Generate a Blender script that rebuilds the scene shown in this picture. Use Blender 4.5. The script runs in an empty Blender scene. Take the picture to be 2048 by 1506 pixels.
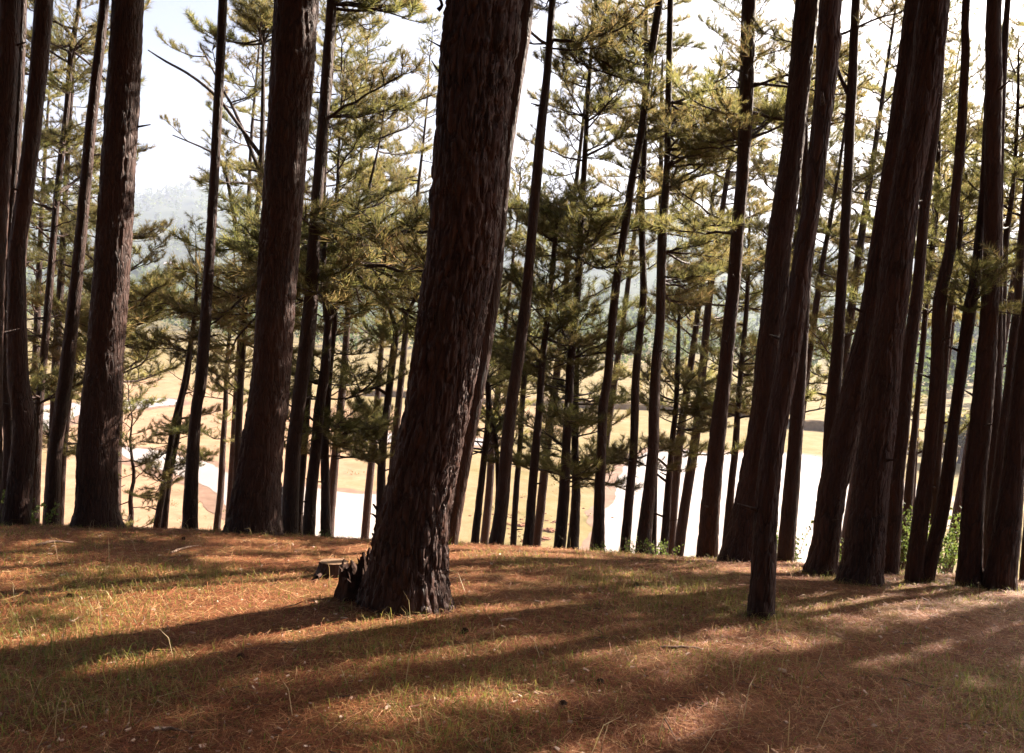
import bpy, math, random
import numpy as np
from mathutils import Vector, Matrix

random.seed(7)
rng = np.random.default_rng(7)
scene = bpy.context.scene
COL = scene.collection
R = math.radians

# ------------------------------------------------------------------ camera
F = 1577.0                       # focal length in pixels of the 2048 wide photograph
EYE = np.array([0.0, 0.0, 1.6])
PITCH, ROLL = math.atan((753 - 590) / F), R(3.2)
fw = np.array([0, math.cos(PITCH), -math.sin(PITCH)])
up0 = np.array([0, math.sin(PITCH), math.cos(PITCH)])
rt0 = np.array([1.0, 0, 0])
rt = math.cos(ROLL) * rt0 + math.sin(ROLL) * up0
up = math.cos(ROLL) * up0 - math.sin(ROLL) * rt0
cam_d = bpy.data.cameras.new('camera')
cam = bpy.data.objects.new('camera', cam_d)
COL.objects.link(cam)
cam.matrix_world = Matrix(((rt[0], up[0], -fw[0], EYE[0]), (rt[1], up[1], -fw[1], EYE[1]),
                           (rt[2], up[2], -fw[2], EYE[2]), (0, 0, 0, 1)))
cam_d.sensor_width = 36
cam_d.lens = 36 * F / 2048
cam_d.clip_start, cam_d.clip_end = 0.05, 9000
scene.camera = cam

# ------------------------------------------------------------------ sky, sun, exposure
SUN_AZ, SUN_EL = R(54), R(33)    # azimuth measured from +Y (view direction) towards +X (right)
world = bpy.data.worlds.new('World')
scene.world = world
world.use_nodes = True
wn = world.node_tree
wn.nodes.clear()
sky = wn.nodes.new('ShaderNodeTexSky')
sky.sky_type = 'NISHITA'
sky.sun_disc = False
sky.sun_elevation = SUN_EL
sky.sun_rotation = SUN_AZ
sky.air_density, sky.dust_density, sky.ozone_density = 0.6, 6.0, 0.3
bg = wn.nodes.new('ShaderNodeBackground')
bg.inputs['Strength'].default_value = 0.05
wo = wn.nodes.new('ShaderNodeOutputWorld')
wn.links.new(sky.outputs[0], bg.inputs[0])
wn.links.new(bg.outputs[0], wo.inputs[0])

sun_d = bpy.data.lights.new('sun', 'SUN')
sun_d.energy = 5.0
sun_d.angle = R(0.5)
sun_d.color = (1.0, 0.89, 0.76)
sun = bpy.data.objects.new('sun', sun_d)
COL.objects.link(sun)
sd = Vector((math.sin(SUN_AZ) * math.cos(SUN_EL), math.cos(SUN_AZ) * math.cos(SUN_EL), math.sin(SUN_EL)))
sun.rotation_euler = sd.to_track_quat('Z', 'Y').to_euler()
sun.location = (20, 20, 40)

scene.view_settings.view_transform = 'Standard'
scene.view_settings.look = 'None'
scene.view_settings.gamma = 1
scene.view_settings.use_curve_mapping = False
scene.view_settings.exposure = 2.58

scene.render.engine = 'CYCLES'
cy = scene.cycles
cy.use_denoising = True
cy.max_bounces, cy.diffuse_bounces, cy.glossy_bounces, cy.transmission_bounces = 6, 3, 2, 3
cy.volume_bounces = 1
cy.sample_clamp_indirect = 6
cy.caustics_reflective = cy.caustics_refractive = False

# ------------------------------------------------------------------ pixel helpers
def ray(px, py):
    d = rt * (px - 1024) / F - up * (py - 753) / F + fw
    return d

def at(px, py, Y):
    """the point seen at pixel (px, py) standing Y metres ahead"""
    d = ray(px, py)
    return EYE + d * (Y / d[1])

def on_z(px, py, z):
    d = ray(px, py)
    return EYE + d * ((z - EYE[2]) / d[2])

# ------------------------------------------------------------------ noise
_lat = np.random.default_rng(99).random((64, 64, 64)).astype(np.float32)
def vnoise(x, y, z=0.0):
    x, y, z = np.broadcast_arrays(np.asarray(x, float), np.asarray(y, float), np.asarray(z, float))
    xi, yi, zi = np.floor(x).astype(int), np.floor(y).astype(int), np.floor(z).astype(int)
    fx, fy, fz = x - xi, y - yi, z - zi
    fx, fy, fz = [t * t * (3 - 2 * t) for t in (fx, fy, fz)]
    def L(i, j, k): return _lat[(xi + i) & 63, (yi + j) & 63, (zi + k) & 63]
    a = (L(0,0,0)*(1-fx)+L(1,0,0)*fx)*(1-fy)+(L(0,1,0)*(1-fx)+L(1,1,0)*fx)*fy
    b = (L(0,0,1)*(1-fx)+L(1,0,1)*fx)*(1-fy)+(L(0,1,1)*(1-fx)+L(1,1,1)*fx)*fy
    return (a*(1-fz)+b*fz)*2-1

def fbm(x, y, z=0.0, o=4):
    s, a, r = 1.0, 1.0, 0
    for i in range(o):
        r = r + a * vnoise(np.asarray(x)*s + 13.7*i, np.asarray(y)*s + 7.1*i, np.asarray(z)*s + 3.3*i)
        s *= 2.03; a *= 0.5
    return r / 1.9

def smooth(a, b, x):
    t = np.clip((x - a) / (b - a), 0, 1)
    return t * t * (3 - 2 * t)

# ------------------------------------------------------------------ terrain
VALLEY = -20.0
def hill_profile(px):
    """pixel height of the far ridge for a given pixel column"""
    return np.interp(px, [-2500, -900, -200, 120, 300, 385, 470, 600, 830, 1100, 1350, 1600, 1800, 2000, 2300, 4000],
                     [430, 420, 440, 425, 402, 392, 402, 428, 395, 430, 455, 505, 520, 500, 470, 470])

def terrain(x, y):
    x = np.asarray(x, float); y = np.asarray(y, float)
    u = np.clip(x / np.maximum(y, 0.5), -0.9, 0.9)
    pxl = 1024 + u * F
    s = np.interp(pxl, [-400, 0, 200, 600, 1000, 1600, 2000, 2500], [.341, .337, .332, .3285, .3275, .3295, .332, .336])
    a = s * s / 6.4
    yy = np.maximum(y, 0)
    near = np.where(yy < 13, -a * yy**2, -a * 169 - (2 * a * 13 + 0.004*np.clip(yy-13,0,30)) * (yy - 13))
    near = near + 0.30 * np.log1p(np.exp(np.clip((-y - 9) / 2.0, -30, 30))) * 2.0 * (1 - smooth(40, 80, -y)) + 14 * smooth(40, 80, -y)  # unseen rise added behind the viewer to block low sky light
    near = near + 0.035 * fbm(x * 0.9, y * 0.9, 1.0, 3) * smooth(1, 3, yy + np.abs(x)) + 0.010 * vnoise(x * 5, y * 5, 4.2)
    floor = VALLEY + 0.02 * fbm(x / 9, y / 9, 2.0, 3)
    # undulating upper meadow and the hills beyond
    floor = floor + 3.0 * smooth(230, 420, y) + 9 * smooth(380, 700, y) * (0.6 + 0.6 * vnoise(x / 160, y / 160, 5.5))
    ridge = hill_profile(pxl)
    hz = 590 + (pxl - 1024) * math.tan(ROLL)
    rise = (hz - ridge) / F
    H = (1.6 + rise * 1900 - (VALLEY + 12)) * 1.17
    t = smooth(650, 1900, y)
    floor = floor + H * t * (0.86 + 0.14 * fbm(x / 260, y / 260, 8.0, 4) * (1 - smooth(1500, 1900, y)) + 0.0) + smooth(600, 900, y) * 10 * fbm(x / 120, y / 120, 3, 3)
    # nearer wooded hill at the right
    rr = smooth(0.50, 0.66, x / np.maximum(y, 1)) * smooth(190, 520, y)
    floor = floor + rr * (50 + 6 * fbm(x / 50, y / 50, 6, 3)) * (1 - 0.6 * smooth(700, 1500, y))
    k = 1.2
    m = np.maximum(near, floor)
    h = m + np.log1p(np.exp(-np.abs(near - floor) / k)) * k - k * 0.0
    blend = smooth(8, 20, y)
    return np.where(blend > 0, near * (1 - blend) + h * blend, near)

def ground_hit(px, py, y0=1.5, y1=9.7):
    ys = np.linspace(y0, y1, 800)
    d = ray(px, py)
    P = EYE[None] + d[None] * (ys / d[1])[:, None]
    below = P[:, 2] < terrain(P[:, 0], P[:, 1])
    i = np.argmax(below)
    return ys[i] if below.any() else None

# ------------------------------------------------------------------ mesh helpers
def new_mesh(name, V, faces_list, mats, mat_idx=None, smooth_shade=True):
    """faces_list: list of int arrays (n,k)"""
    me = bpy.data.meshes.new(name)
    V = np.ascontiguousarray(V, dtype=np.float32)
    me.vertices.add(len(V))
    me.vertices.foreach_set('co', V.ravel())
    loops = np.concatenate([f.ravel() for f in faces_list]).astype(np.int32)
    tot = np.concatenate([np.full(len(f), f.shape[1], np.int32) for f in faces_list])
    start = np.concatenate([[0], np.cumsum(tot)[:-1]]).astype(np.int32)
    me.loops.add(len(loops))
    me.loops.foreach_set('vertex_index', loops)
    me.polygons.add(len(tot))
    me.polygons.foreach_set('loop_start', start)
    me.polygons.foreach_set('loop_total', tot)
    if mat_idx is not None:
        me.polygons.foreach_set('material_index', np.asarray(mat_idx, np.int32))
    me.polygons.foreach_set('use_smooth', np.full(len(tot), smooth_shade))
    for m in mats:
        me.materials.append(m)
    me.update(calc_edges=True)
    me.validate()
    return me

def obj(name, mesh, parent=None, loc=(0, 0, 0)):
    o = bpy.data.objects.new(name, mesh)
    COL.objects.link(o)
    o.location = loc
    if parent is not None:
        o.parent = parent
    return o

def tag(o, label=None, cat=None, group=None, kind=None):
    if label: o['label'] = label
    if cat: o['category'] = cat
    if group: o['group'] = group
    if kind: o['kind'] = kind
    return o

def thing(name, label, cat, loc, group=None):
    o = bpy.data.objects.new(name, None)
    COL.objects.link(o)
    o.empty_display_size = 0.2
    o.location = loc
    return tag(o, label, cat, group)

def frames(P):
    T = np.gradient(P, axis=0)
    T /= np.linalg.norm(T, axis=1)[:, None] + 1e-9
    ref = np.where(np.abs(T[:, 2:3]) < 0.8, np.array([[0, 0, 1.0]]), np.array([[0, -1.0, 0]]))
    A = np.cross(T, ref); A /= np.linalg.norm(A, axis=1)[:, None] + 1e-9
    B = np.cross(T, A)
    return T, A, B

def tube(P, rad, n=6, cap=True):
    P = np.asarray(P, float); rad = np.asarray(rad, float)
    T = np.gradient(P, axis=0); T /= np.linalg.norm(T, axis=1)[:, None] + 1e-9
    m = T.mean(0); ref = np.array([0, 0, 1.0]) if abs(m[2]) < 0.75 * np.linalg.norm(m) else np.array([0, -1.0, 0])
    A = np.cross(T, ref); A /= np.linalg.norm(A, axis=1)[:, None] + 1e-9
    B = np.cross(T, A)
    th = np.arange(n) * 2 * math.pi / n
    V = P[:, None] + rad[:, None, None] * (A[:, None] * np.cos(th)[None, :, None] + B[:, None] * np.sin(th)[None, :, None])
    N = len(P)
    i = np.arange(N - 1)[:, None] * n; j = np.arange(n)[None]
    q = np.stack([i + j, i + (j + 1) % n, i + n + (j + 1) % n, i + n + j], -1).reshape(-1, 4)
    return V.reshape(-1, 3), q

def join(parts):
    """parts: list of (V, faces) with the same face size"""
    Vs, Fs, o = [], [], 0
    for V, f in parts:
        Vs.append(V); Fs.append(f + o); o += len(V)
    return np.concatenate(Vs), np.concatenate(Fs)

def spline(P, n):
    """Catmull-Rom resample by arc length; P (k,m)"""
    P = np.asarray(P, float)
    k = len(P)
    if k == 2:
        t = np.linspace(0, 1, n)[:, None]
        return P[0] * (1 - t) + P[1] * t
    Q = np.concatenate([[2 * P[0] - P[1]], P, [2 * P[-1] - P[-2]]])
    out = []
    for i in range(k - 1):
        t = np.linspace(0, 1, 24, endpoint=False)[:, None]
        p0, p1, p2, p3 = Q[i], Q[i+1], Q[i+2], Q[i+3]
        out.append(0.5 * ((2*p1) + (-p0+p2)*t + (2*p0-5*p1+4*p2-p3)*t*t + (-p0+3*p1-3*p2+p3)*t**3))
    out.append(P[-1:])
    D = np.concatenate(out)
    s = np.concatenate([[0], np.cumsum(np.linalg.norm(np.diff(D[:, :3], axis=0), axis=1))])
    if np.isscalar(n) or isinstance(n, int):
        ss = np.linspace(0, s[-1], n)
    else:
        ss = n * s[-1]
    return np.stack([np.interp(ss, s, D[:, c]) for c in range(D.shape[1])], 1)

# ------------------------------------------------------------------ materials
def mat(name):
    m = bpy.data.materials.new(name)
    m.use_nodes = True
    nt = m.node_tree
    nt.nodes.clear()
    out = nt.nodes.new('ShaderNodeOutputMaterial')
    return m, nt, out

def N(nt, t, **kw):
    n = nt.nodes.new(t)
    for k, v in kw.items():
        setattr(n, k, v)
    return n

def noise_tex(nt, vec, scale, detail=4, rough=0.55, dist=0.0):
    n = N(nt, 'ShaderNodeTexNoise')
    n.inputs['Scale'].default_value = scale
    n.inputs['Detail'].default_value = detail
    n.inputs['Roughness'].default_value = rough
    n.inputs['Distortion'].default_value = dist
    if vec is not None: nt.links.new(vec, n.inputs['Vector'])
    return n

def ramp(nt, fac, stops):
    r = N(nt, 'ShaderNodeValToRGB')
    e = r.color_ramp.elements
    while len(e) > 1: e.remove(e[-1])
    e[0].position, e[0].color = stops[0][0], (*stops[0][1], 1)
    for p, c in stops[1:]:
        x = e.new(p); x.color = (*c, 1)
    nt.links.new(fac, r.inputs[0])
    return r

def mix(nt, fac, a, b, mode='MIX'):
    m = N(nt, 'ShaderNodeMix', data_type='RGBA', blend_type=mode)
    if isinstance(fac, (int, float)): m.inputs[0].default_value = fac
    else: nt.links.new(fac, m.inputs[0])
    for i, c in ((6, a), (7, b)):
        if isinstance(c, tuple): m.inputs[i].default_value = (*c, 1)
        else: nt.links.new(c, m.inputs[i])
    return m.outputs[2]

def principled(nt, out, col, rough=0.9, spec=0.2, bump=None, bstr=0.3, bdist=0.02):
    p = N(nt, 'ShaderNodeBsdfPrincipled')
    if isinstance(col, tuple): p.inputs['Base Color'].default_value = (*col, 1)
    else: nt.links.new(col, p.inputs['Base Color'])
    p.inputs['Roughness'].default_value = rough
    p.inputs['Specular IOR Level'].default_value = spec
    if bump is not None:
        b = N(nt, 'ShaderNodeBump')
        b.inputs['Strength'].default_value = bstr
        b.inputs['Distance'].default_value = bdist
        nt.links.new(bump, b.inputs['Height'])
        nt.links.new(b.outputs[0], p.inputs['Normal'])
    nt.links.new(p.outputs[0], out.inputs[0])
    return p

def bark_material(name, dark, mid, light, lichen):
    m, nt, out = mat(name)
    tc = N(nt, 'ShaderNodeTexCoord')
    mp = N(nt, 'ShaderNodeMapping')
    mp.inputs['Scale'].default_value = (1, 1, 0.16)
    nt.links.new(tc.outputs['Object'], mp.inputs['Vector'])
    v = N(nt, 'ShaderNodeTexVoronoi', feature='DISTANCE_TO_EDGE')
    v.inputs['Scale'].default_value = 26
    n0 = noise_tex(nt, mp.outputs[0], 9, 3)
    va = N(nt, 'ShaderNodeVectorMath', operation='MULTIPLY_ADD')
    va.inputs[1].default_value = (0.12, 0.12, 0.12)
    nt.links.new(n0.outputs['Color'], va.inputs[0]); nt.links.new(mp.outputs[0], va.inputs[2])
    nt.links.new(va.outputs[0], v.inputs['Vector'])
    n1 = noise_tex(nt, mp.outputs[0], 34, 6, 0.65)
    n2 = noise_tex(nt, tc.outputs['Object'], 2.3, 4)
    n3 = noise_tex(nt, tc.outputs['Object'], 9, 5, 0.7)
    c = ramp(nt, n1.outputs[0], [(0.25, dark), (0.55, mid), (0.85, light)]).outputs[0]
    c = mix(nt, ramp(nt, v.outputs[0], [(0.0, (1, 1, 1)), (0.12, (0, 0, 0))]).outputs[0], c, dark)
    c = mix(nt, ramp(nt, n2.outputs[0], [(0.35, (0, 0, 0)), (0.7, (0.8, 0.8, 0.8))]).outputs[0], c, tuple(x * 1.25 for x in mid), 'MIX')
    c = mix(nt, ramp(nt, n3.outputs[0], [(0.66, (0, 0, 0)), (0.76, (0.55, 0.55, 0.55))]).outputs[0], c, lichen)
    h = N(nt, 'ShaderNodeMath', operation='MULTIPLY_ADD')
    mr = N(nt, 'ShaderNodeMapRange'); mr.inputs[2].default_value = 0.16
    nt.links.new(v.outputs[0], mr.inputs[0])
    nt.links.new(mr.outputs[0], h.inputs[0]); h.inputs[1].default_value = 1.0
    nt.links.new(n1.outputs[0], h.inputs[2])
    principled(nt, out, c, 0.70, 0.35, h.outputs[0], 0.8, 0.012)
    return m

M_bark = bark_material('pine bark', (0.011, 0.0045, 0.0030), (0.043, 0.0172, 0.0108), (0.11, 0.050, 0.033), (0.13, 0.10, 0.08))
M_bark2 = bark_material('young pine bark', (0.011, 0.005, 0.0033), (0.037, 0.0160, 0.0106), (0.082, 0.041, 0.028), (0.10, 0.08, 0.065))

def simple_noise_mat(name, a, b, scale=6, rough=0.9, bstr=0.3, trans=None):
    m, nt, out = mat(name)
    tc = N(nt, 'ShaderNodeTexCoord')
    n = noise_tex(nt, tc.outputs['Object'], scale, 5, 0.6)
    c = ramp(nt, n.outputs[0], [(0.3, a), (0.7, b)]).outputs[0]
    principled(nt, out, c, rough, 0.2, n.outputs[0], bstr, 0.01)
    return m

def leaf_mat(name, stops, tstops, tfac=0.45, rough=0.6, objvar=0.38):
    """thin leaves and needles: colour varies leaf by leaf; light passes through"""
    m, nt, out = mat(name)
    g = N(nt, 'ShaderNodeNewGeometry')
    oi = N(nt, 'ShaderNodeObjectInfo')
    c = ramp(nt, g.outputs['Random Per Island'], stops).outputs[0]
    t = ramp(nt, g.outputs['Random Per Island'], tstops).outputs[0]
    hs = N(nt, 'ShaderNodeHueSaturation'); ht = N(nt, 'ShaderNodeHueSaturation')
    for h, cc in ((hs, c), (ht, t)):
        mr = N(nt, 'ShaderNodeMapRange')
        mr.inputs[3].default_value = 1 - objvar; mr.inputs[4].default_value = 1 + objvar * 1.3
        nt.links.new(oi.outputs['Random'], mr.inputs[0])
        nt.links.new(mr.outputs[0], h.inputs['Value'])
        m2 = N(nt, 'ShaderNodeMapRange')
        m2.inputs[3].default_value = 0.462 if objvar else 0.5; m2.inputs[4].default_value = 0.512 if objvar else 0.5
        mm = N(nt, 'ShaderNodeMath', operation='FRACT'); m5 = N(nt, 'ShaderNodeMath', operation='MULTIPLY')
        m5.inputs[1].default_value = 7.31
        nt.links.new(oi.outputs['Random'], m5.inputs[0]); nt.links.new(m5.outputs[0], mm.inputs[0])
        nt.links.new(mm.outputs[0], m2.inputs[0]); nt.links.new(m2.outputs[0], h.inputs['Hue'])
        nt.links.new(cc, h.inputs['Color'])
    d = N(nt, 'ShaderNodeBsdfPrincipled')
    d.inputs['Roughness'].default_value = rough
    d.inputs['Specular IOR Level'].default_value = 0.3
    nt.links.new(hs.outputs[0], d.inputs['Base Color'])
    tr = N(nt, 'ShaderNodeBsdfTranslucent')
    nt.links.new(ht.outputs[0], tr.inputs[0])
    ms = N(nt, 'ShaderNodeMixShader'); ms.inputs[0].default_value = tfac
    nt.links.new(d.outputs[0], ms.inputs[1]); nt.links.new(tr.outputs[0], ms.inputs[2])
    nt.links.new(ms.outputs[0], out.inputs[0])
    return m

M_needle = leaf_mat('pine needles', [(0, (0.030, 0.046, 0.017)), (0.6, (0.056, 0.072, 0.025)), (1, (0.092, 0.086, 0.036))],
                    [(0, (0.14, 0.155, 0.045)), (0.6, (0.25, 0.23, 0.072)), (1, (0.34, 0.265, 0.105))], 0.52)
M_grass = leaf_mat('grass', [(0, (0.07, 0.11, 0.02)), (0.45, (0.13, 0.14, 0.03)), (0.75, (0.27, 0.20, 0.07)), (1, (0.36, 0.25, 0.11))],
                   [(0, (0.16, 0.24, 0.03)), (0.45, (0.30, 0.30, 0.05)), (1, (0.45, 0.32, 0.12))], 0.45, objvar=0)
M_weed = leaf_mat('weed leaves', [(0, (0.04, 0.07, 0.018)), (1, (0.09, 0.11, 0.035))],
                  [(0, (0.09, 0.15, 0.025)), (1, (0.19, 0.21, 0.06))], 0.45, objvar=0)
M_dry = leaf_mat('dry stalks', [(0, (0.30, 0.20, 0.10)), (1, (0.50, 0.40, 0.24))], [(0, (0.35, 0.25, 0.12)), (1, (0.5, 0.4, 0.2))], 0.3, objvar=0)
M_tuss = leaf_mat('tussock grass', [(0, (0.06, 0.075, 0.02)), (0.6, (0.13, 0.11, 0.04)), (1, (0.19, 0.14, 0.07))], [(0, (0.12, 0.14, 0.03)), (1, (0.25, 0.2, 0.08))], .3, objvar=0)
M_litter = leaf_mat('fallen needles', [(0, (0.10, 0.028, 0.012)), (0.5, (0.235, 0.070, 0.027)), (0.82, (0.36, 0.145, 0.055)), (1, (0.58, 0.37, 0.18))],
                    [(0, (0.2, 0.08, 0.03)), (1, (0.4, 0.2, 0.09))], 0.2, objvar=0)
M_chip = simple_noise_mat('wood chips', (0.30, 0.18, 0.12), (0.55, 0.42, 0.33), 20)
M_cone = simple_noise_mat('pine cone', (0.03, 0.015, 0.01), (0.09, 0.05, 0.03), 30)
M_stick = simple_noise_mat('dead wood', (0.06, 0.035, 0.025), (0.17, 0.11, 0.08), 25)
M_cut = simple_noise_mat('cut wood', (0.15, 0.085, 0.05), (0.30, 0.19, 0.115), 30)
M_rot = simple_noise_mat('rotten wood', (0.018, 0.010, 0.007), (0.06, 0.03, 0.02), 22, 0.95, 0.8)
M_clod = simple_noise_mat('red earth', (0.13, 0.055, 0.03), (0.24, 0.11, 0.065), 4, 0.95, 0.8)
M_white = simple_noise_mat('white plaster', (0.68, 0.68, 0.66), (0.8, 0.8, 0.78), 0.5, 0.8, 0.02)
M_roof = simple_noise_mat('tin roof', (0.30, 0.22, 0.20), (0.42, 0.33, 0.30), 0.6, 0.6, 0.05)
M_glass = simple_noise_mat('dark window', (0.02, 0.025, 0.03), (0.04, 0.045, 0.05), 0.5, 0.2, 0.02)

# ground material: pine litter near, pasture and sand in the valley, woods on the hills
def ground_material():
    m, nt, out = mat('ground')
    g = N(nt, 'ShaderNodeNewGeometry')
    sep = N(nt, 'ShaderNodeSeparateXYZ')
    nt.links.new(g.outputs['Position'], sep.inputs[0])
    P = g.outputs['Position']
    a = noise_tex(nt, P, 38, 6, 0.75)
    b = noise_tex(nt, P, 1.3, 5, 0.6)
    b2 = noise_tex(nt, P, 210, 3, 0.7)
    lit = ramp(nt, a.outputs[0], [(0.3, (0.038, 0.014, 0.007)), (0.5, (0.11, 0.038, 0.016)), (0.68, (0.21, 0.085, 0.036)), (0.8, (0.30, 0.15, 0.065))]).outputs[0]
    gr = ramp(nt, a.outputs[0], [(0.3, (0.04, 0.035, 0.012)), (0.55, (0.12, 0.10, 0.03)), (0.75, (0.24, 0.18, 0.06))]).outputs[0]
    near = mix(nt, ramp(nt, b.outputs[0], [(0.45, (0, 0, 0)), (0.62, (0.8, 0.8, 0.8))]).outputs[0], lit, gr)
    near = mix(nt, 0.35, near, ramp(nt, b2.outputs[0], [(0.35, (0.03, 0.011, 0.006)), (0.65, (0.29, 0.14, 0.06))]).outputs[0])
    # valley
    v1 = noise_tex(nt, P, 0.035, 6, 0.6, 0.6)
    v2 = noise_tex(nt, P, 0.32, 9, 0.78, 0.4)
    sand = ramp(nt, v2.outputs[0], [(0.25, (0.145, 0.083, 0.048)), (0.5, (0.24, 0.146, 0.088)), (0.75, (0.32, 0.21, 0.135))]).outputs[0]
    past = ramp(nt, v2.outputs[0], [(0.25, (0.08, 0.066, 0.026)), (0.45, (0.14, 0.11, 0.045)), (0.6, (0.19, 0.14, 0.07)), (0.75, (0.26, 0.18, 0.105))]).outputs[0]
    mrx = N(nt, 'ShaderNodeMapRange'); mrx.inputs[1].default_value = -30; mrx.inputs[2].default_value = 30
    nt.links.new(sep.outputs[0], mrx.inputs[0])
    mry = N(nt, 'ShaderNodeMapRange'); mry.inputs[1].default_value = 120; mry.inputs[2].default_value = 190
    nt.links.new(sep.outputs[1], mry.inputs[0])
    mx = N(nt, 'ShaderNodeMath', operation='MAXIMUM')
    nt.links.new(mrx.outputs[0], mx.inputs[0]); nt.links.new(mry.outputs[0], mx.inputs[1])
    ad = N(nt, 'ShaderNodeMath', operation='MULTIPLY_ADD')
    nt.links.new(mx.outputs[0], ad.inputs[0]); ad.inputs[1].default_value = 0.34
    nt.links.new(v1.outputs[0], ad.inputs[2])
    val = mix(nt, ramp(nt, ad.outputs[0], [(0.5, (0, 0, 0)), (0.72, (1, 1, 1))]).outputs[0], sand, past)
    # hills
    hcol = ramp(nt, noise_tex(nt, P, 0.012, 6, 0.65).outputs[0], [(0.35, (0.025, 0.038, 0.018)), (0.6, (0.05, 0.062, 0.026)), (0.78, (0.13, 0.11, 0.05))]).outputs[0]
    mrh = N(nt, 'ShaderNodeMapRange'); mrh.inputs[1].default_value = 270; mrh.inputs[2].default_value = 420
    nt.links.new(sep.outputs[1], mrh.inputs[0])
    far = mix(nt, mrh.outputs[0], val, hcol)
    # slope grass between hilltop and valley
    mrs = N(nt, 'ShaderNodeMapRange'); mrs.inputs[1].default_value = 28; mrs.inputs[2].default_value = 48
    nt.links.new(sep.outputs[1], mrs.inputs[0])
    c = mix(nt, mrs.outputs[0], near, far)
    principled(nt, out, c, 0.95, 0.1, a.outputs[0], 0.6, 0.03)
    return m
M_ground = ground_material()

# ------------------------------------------------------------------ ground sheet (polar grid, fine near the camera)
ang = np.concatenate([np.linspace(-52, 52, 420), np.linspace(52, 308, 120)[1:-1]])
rad = np.concatenate([[0.15], np.geomspace(0.5, 14, 200), np.geomspace(14, 3200, 190)[1:]])
A_, R_ = np.meshgrid(np.radians(ang), rad)
gx, gy = R_ * np.sin(A_), R_ * np.cos(A_)
gz = terrain(gx, gy)
V = np.stack([gx, gy, gz], -1).reshape(-1, 3)
na, nr = len(ang), len(rad)
i = np.arange(nr - 1)[:, None] * na; j = np.arange(na)[None]
q = np.stack([i + j, i + na + j, i + na + (j + 1) % na, i + (j + 1) % na], -1).reshape(-1, 4)[:, ::-1]
ground = obj('ground', new_mesh('ground', V, [q], [M_ground]))
tag(ground, 'needle covered hilltop falling away to a pale valley with far hills', kind='structure')

# ------------------------------------------------------------------ water
def water_material():
    m, nt, out = mat('muddy water')
    g = N(nt, 'ShaderNodeNewGeometry')
    n = noise_tex(nt, g.outputs['Position'], 0.9, 4)
    c = ramp(nt, noise_tex(nt, g.outputs['Position'], 0.05, 4).outputs[0], [(0.3, (0.24, 0.19, 0.15)), (0.7, (0.33, 0.27, 0.22))]).outputs[0]
    p = principled(nt, out, c, 0.06, 0.5, n.outputs[0], 0.12, 0.02)
    p.inputs['IOR'].default_value = 1.333
    return m
M_water = water_material()
M_mud = simple_noise_mat('wet mud', (0.11, 0.062, 0.038), (0.19, 0.115, 0.075), 0.8, 0.6, 0.4)
WZ = VALLEY + 0.045
WATER = []
def water(name, pts, label, grow=0.0):
    WATER.append(pts)
    if not grow: water('mud_margin', pts, 'dark wet mud rim around the ' + name, 1.6)
    P = np.array([on_z(x, y, WZ) for x, y in pts])
    P = spline(np.concatenate([P, P[:1]]), 360)[:-1]
    P[:, 2] = WZ
    tg = np.roll(P, -1, 0) - np.roll(P, 1, 0); tg /= np.linalg.norm(tg, axis=1)[:, None] + 1e-9
    nm = np.stack([tg[:, 1], -tg[:, 0], 0 * tg[:, 0]], 1)
    if np.dot(np.cross(P - P.mean(0), tg).sum(0), [0, 0, 1]) < 0: nm = -nm
    amp_ = 0.4 + np.linalg.norm(P[:, :2], axis=1) / 160
    P = P + nm * (amp_ * (1.1 * fbm(P[:, 0] / 6, P[:, 1] / 6, 3, 5)))[:, None]
    P[:, 2] = WZ
    if grow:
        P = P + nm * (grow * (1 + 0.9 * fbm(P[:, 0] / 4, P[:, 1] / 4, 9, 4)))[:, None]
        P[:, 2] = WZ - 0.02
    from mathutils.geometry import tessellate_polygon
    tri = np.array(tessellate_polygon([[Vector(p) for p in P]]))
    a, b, c = P[tri[:, 0]], P[tri[:, 1]], P[tri[:, 2]]
    fl = np.cross(b - a, c - a)[:, 2] < 0
    tri[fl] = tri[fl][:, ::-1]
    o = obj(name, new_mesh(name, P, [tri], [M_mud if grow else M_water]))
    return tag(o, label, kind='structure')
water('lake', [(1190, 1160), (1203, 1070), (1222, 990), (1246, 938), (1290, 904), (1345, 897), (1420, 906), (1520, 906), (1620, 912), (1690, 930),
               (1770, 952), (1860, 985), (1915, 1012), (1885, 1040), (1820, 1078), (1720, 1110), (1560, 1160), (1350, 1200)], 'glaring white lake below the pines at the right')
water('pond', [(560, 990), (600, 972), (650, 978), (700, 985), (760, 990), (800, 1010), (810, 1050), (770, 1090), (690, 1110), (600, 1110), (555, 1085), (540, 1030)],
      'small glaring pond behind the pines left of centre')
water('stream', [(225, 890), (300, 900), (365, 915), (430, 935), (500, 962), (560, 985), (575, 1020), (520, 1040), (470, 1025), (430, 985), (380, 958), (320, 938), (255, 915)],
      'shallow stream winding over the sand at the left')
water('stream', [(20, 835), (90, 812), (170, 806), (260, 800), (340, 798), (345, 808), (270, 816), (180, 826), (120, 850), (60, 868), (10, 870)],
      'pale shallow channel across the far sand at the left')
water('stream', [(690, 872), (720, 864), (770, 866), (850, 872), (960, 878), (985, 888), (930, 892), (830, 886), (740, 884)],
      'bright bend of the stream behind the leaning pine')

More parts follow.
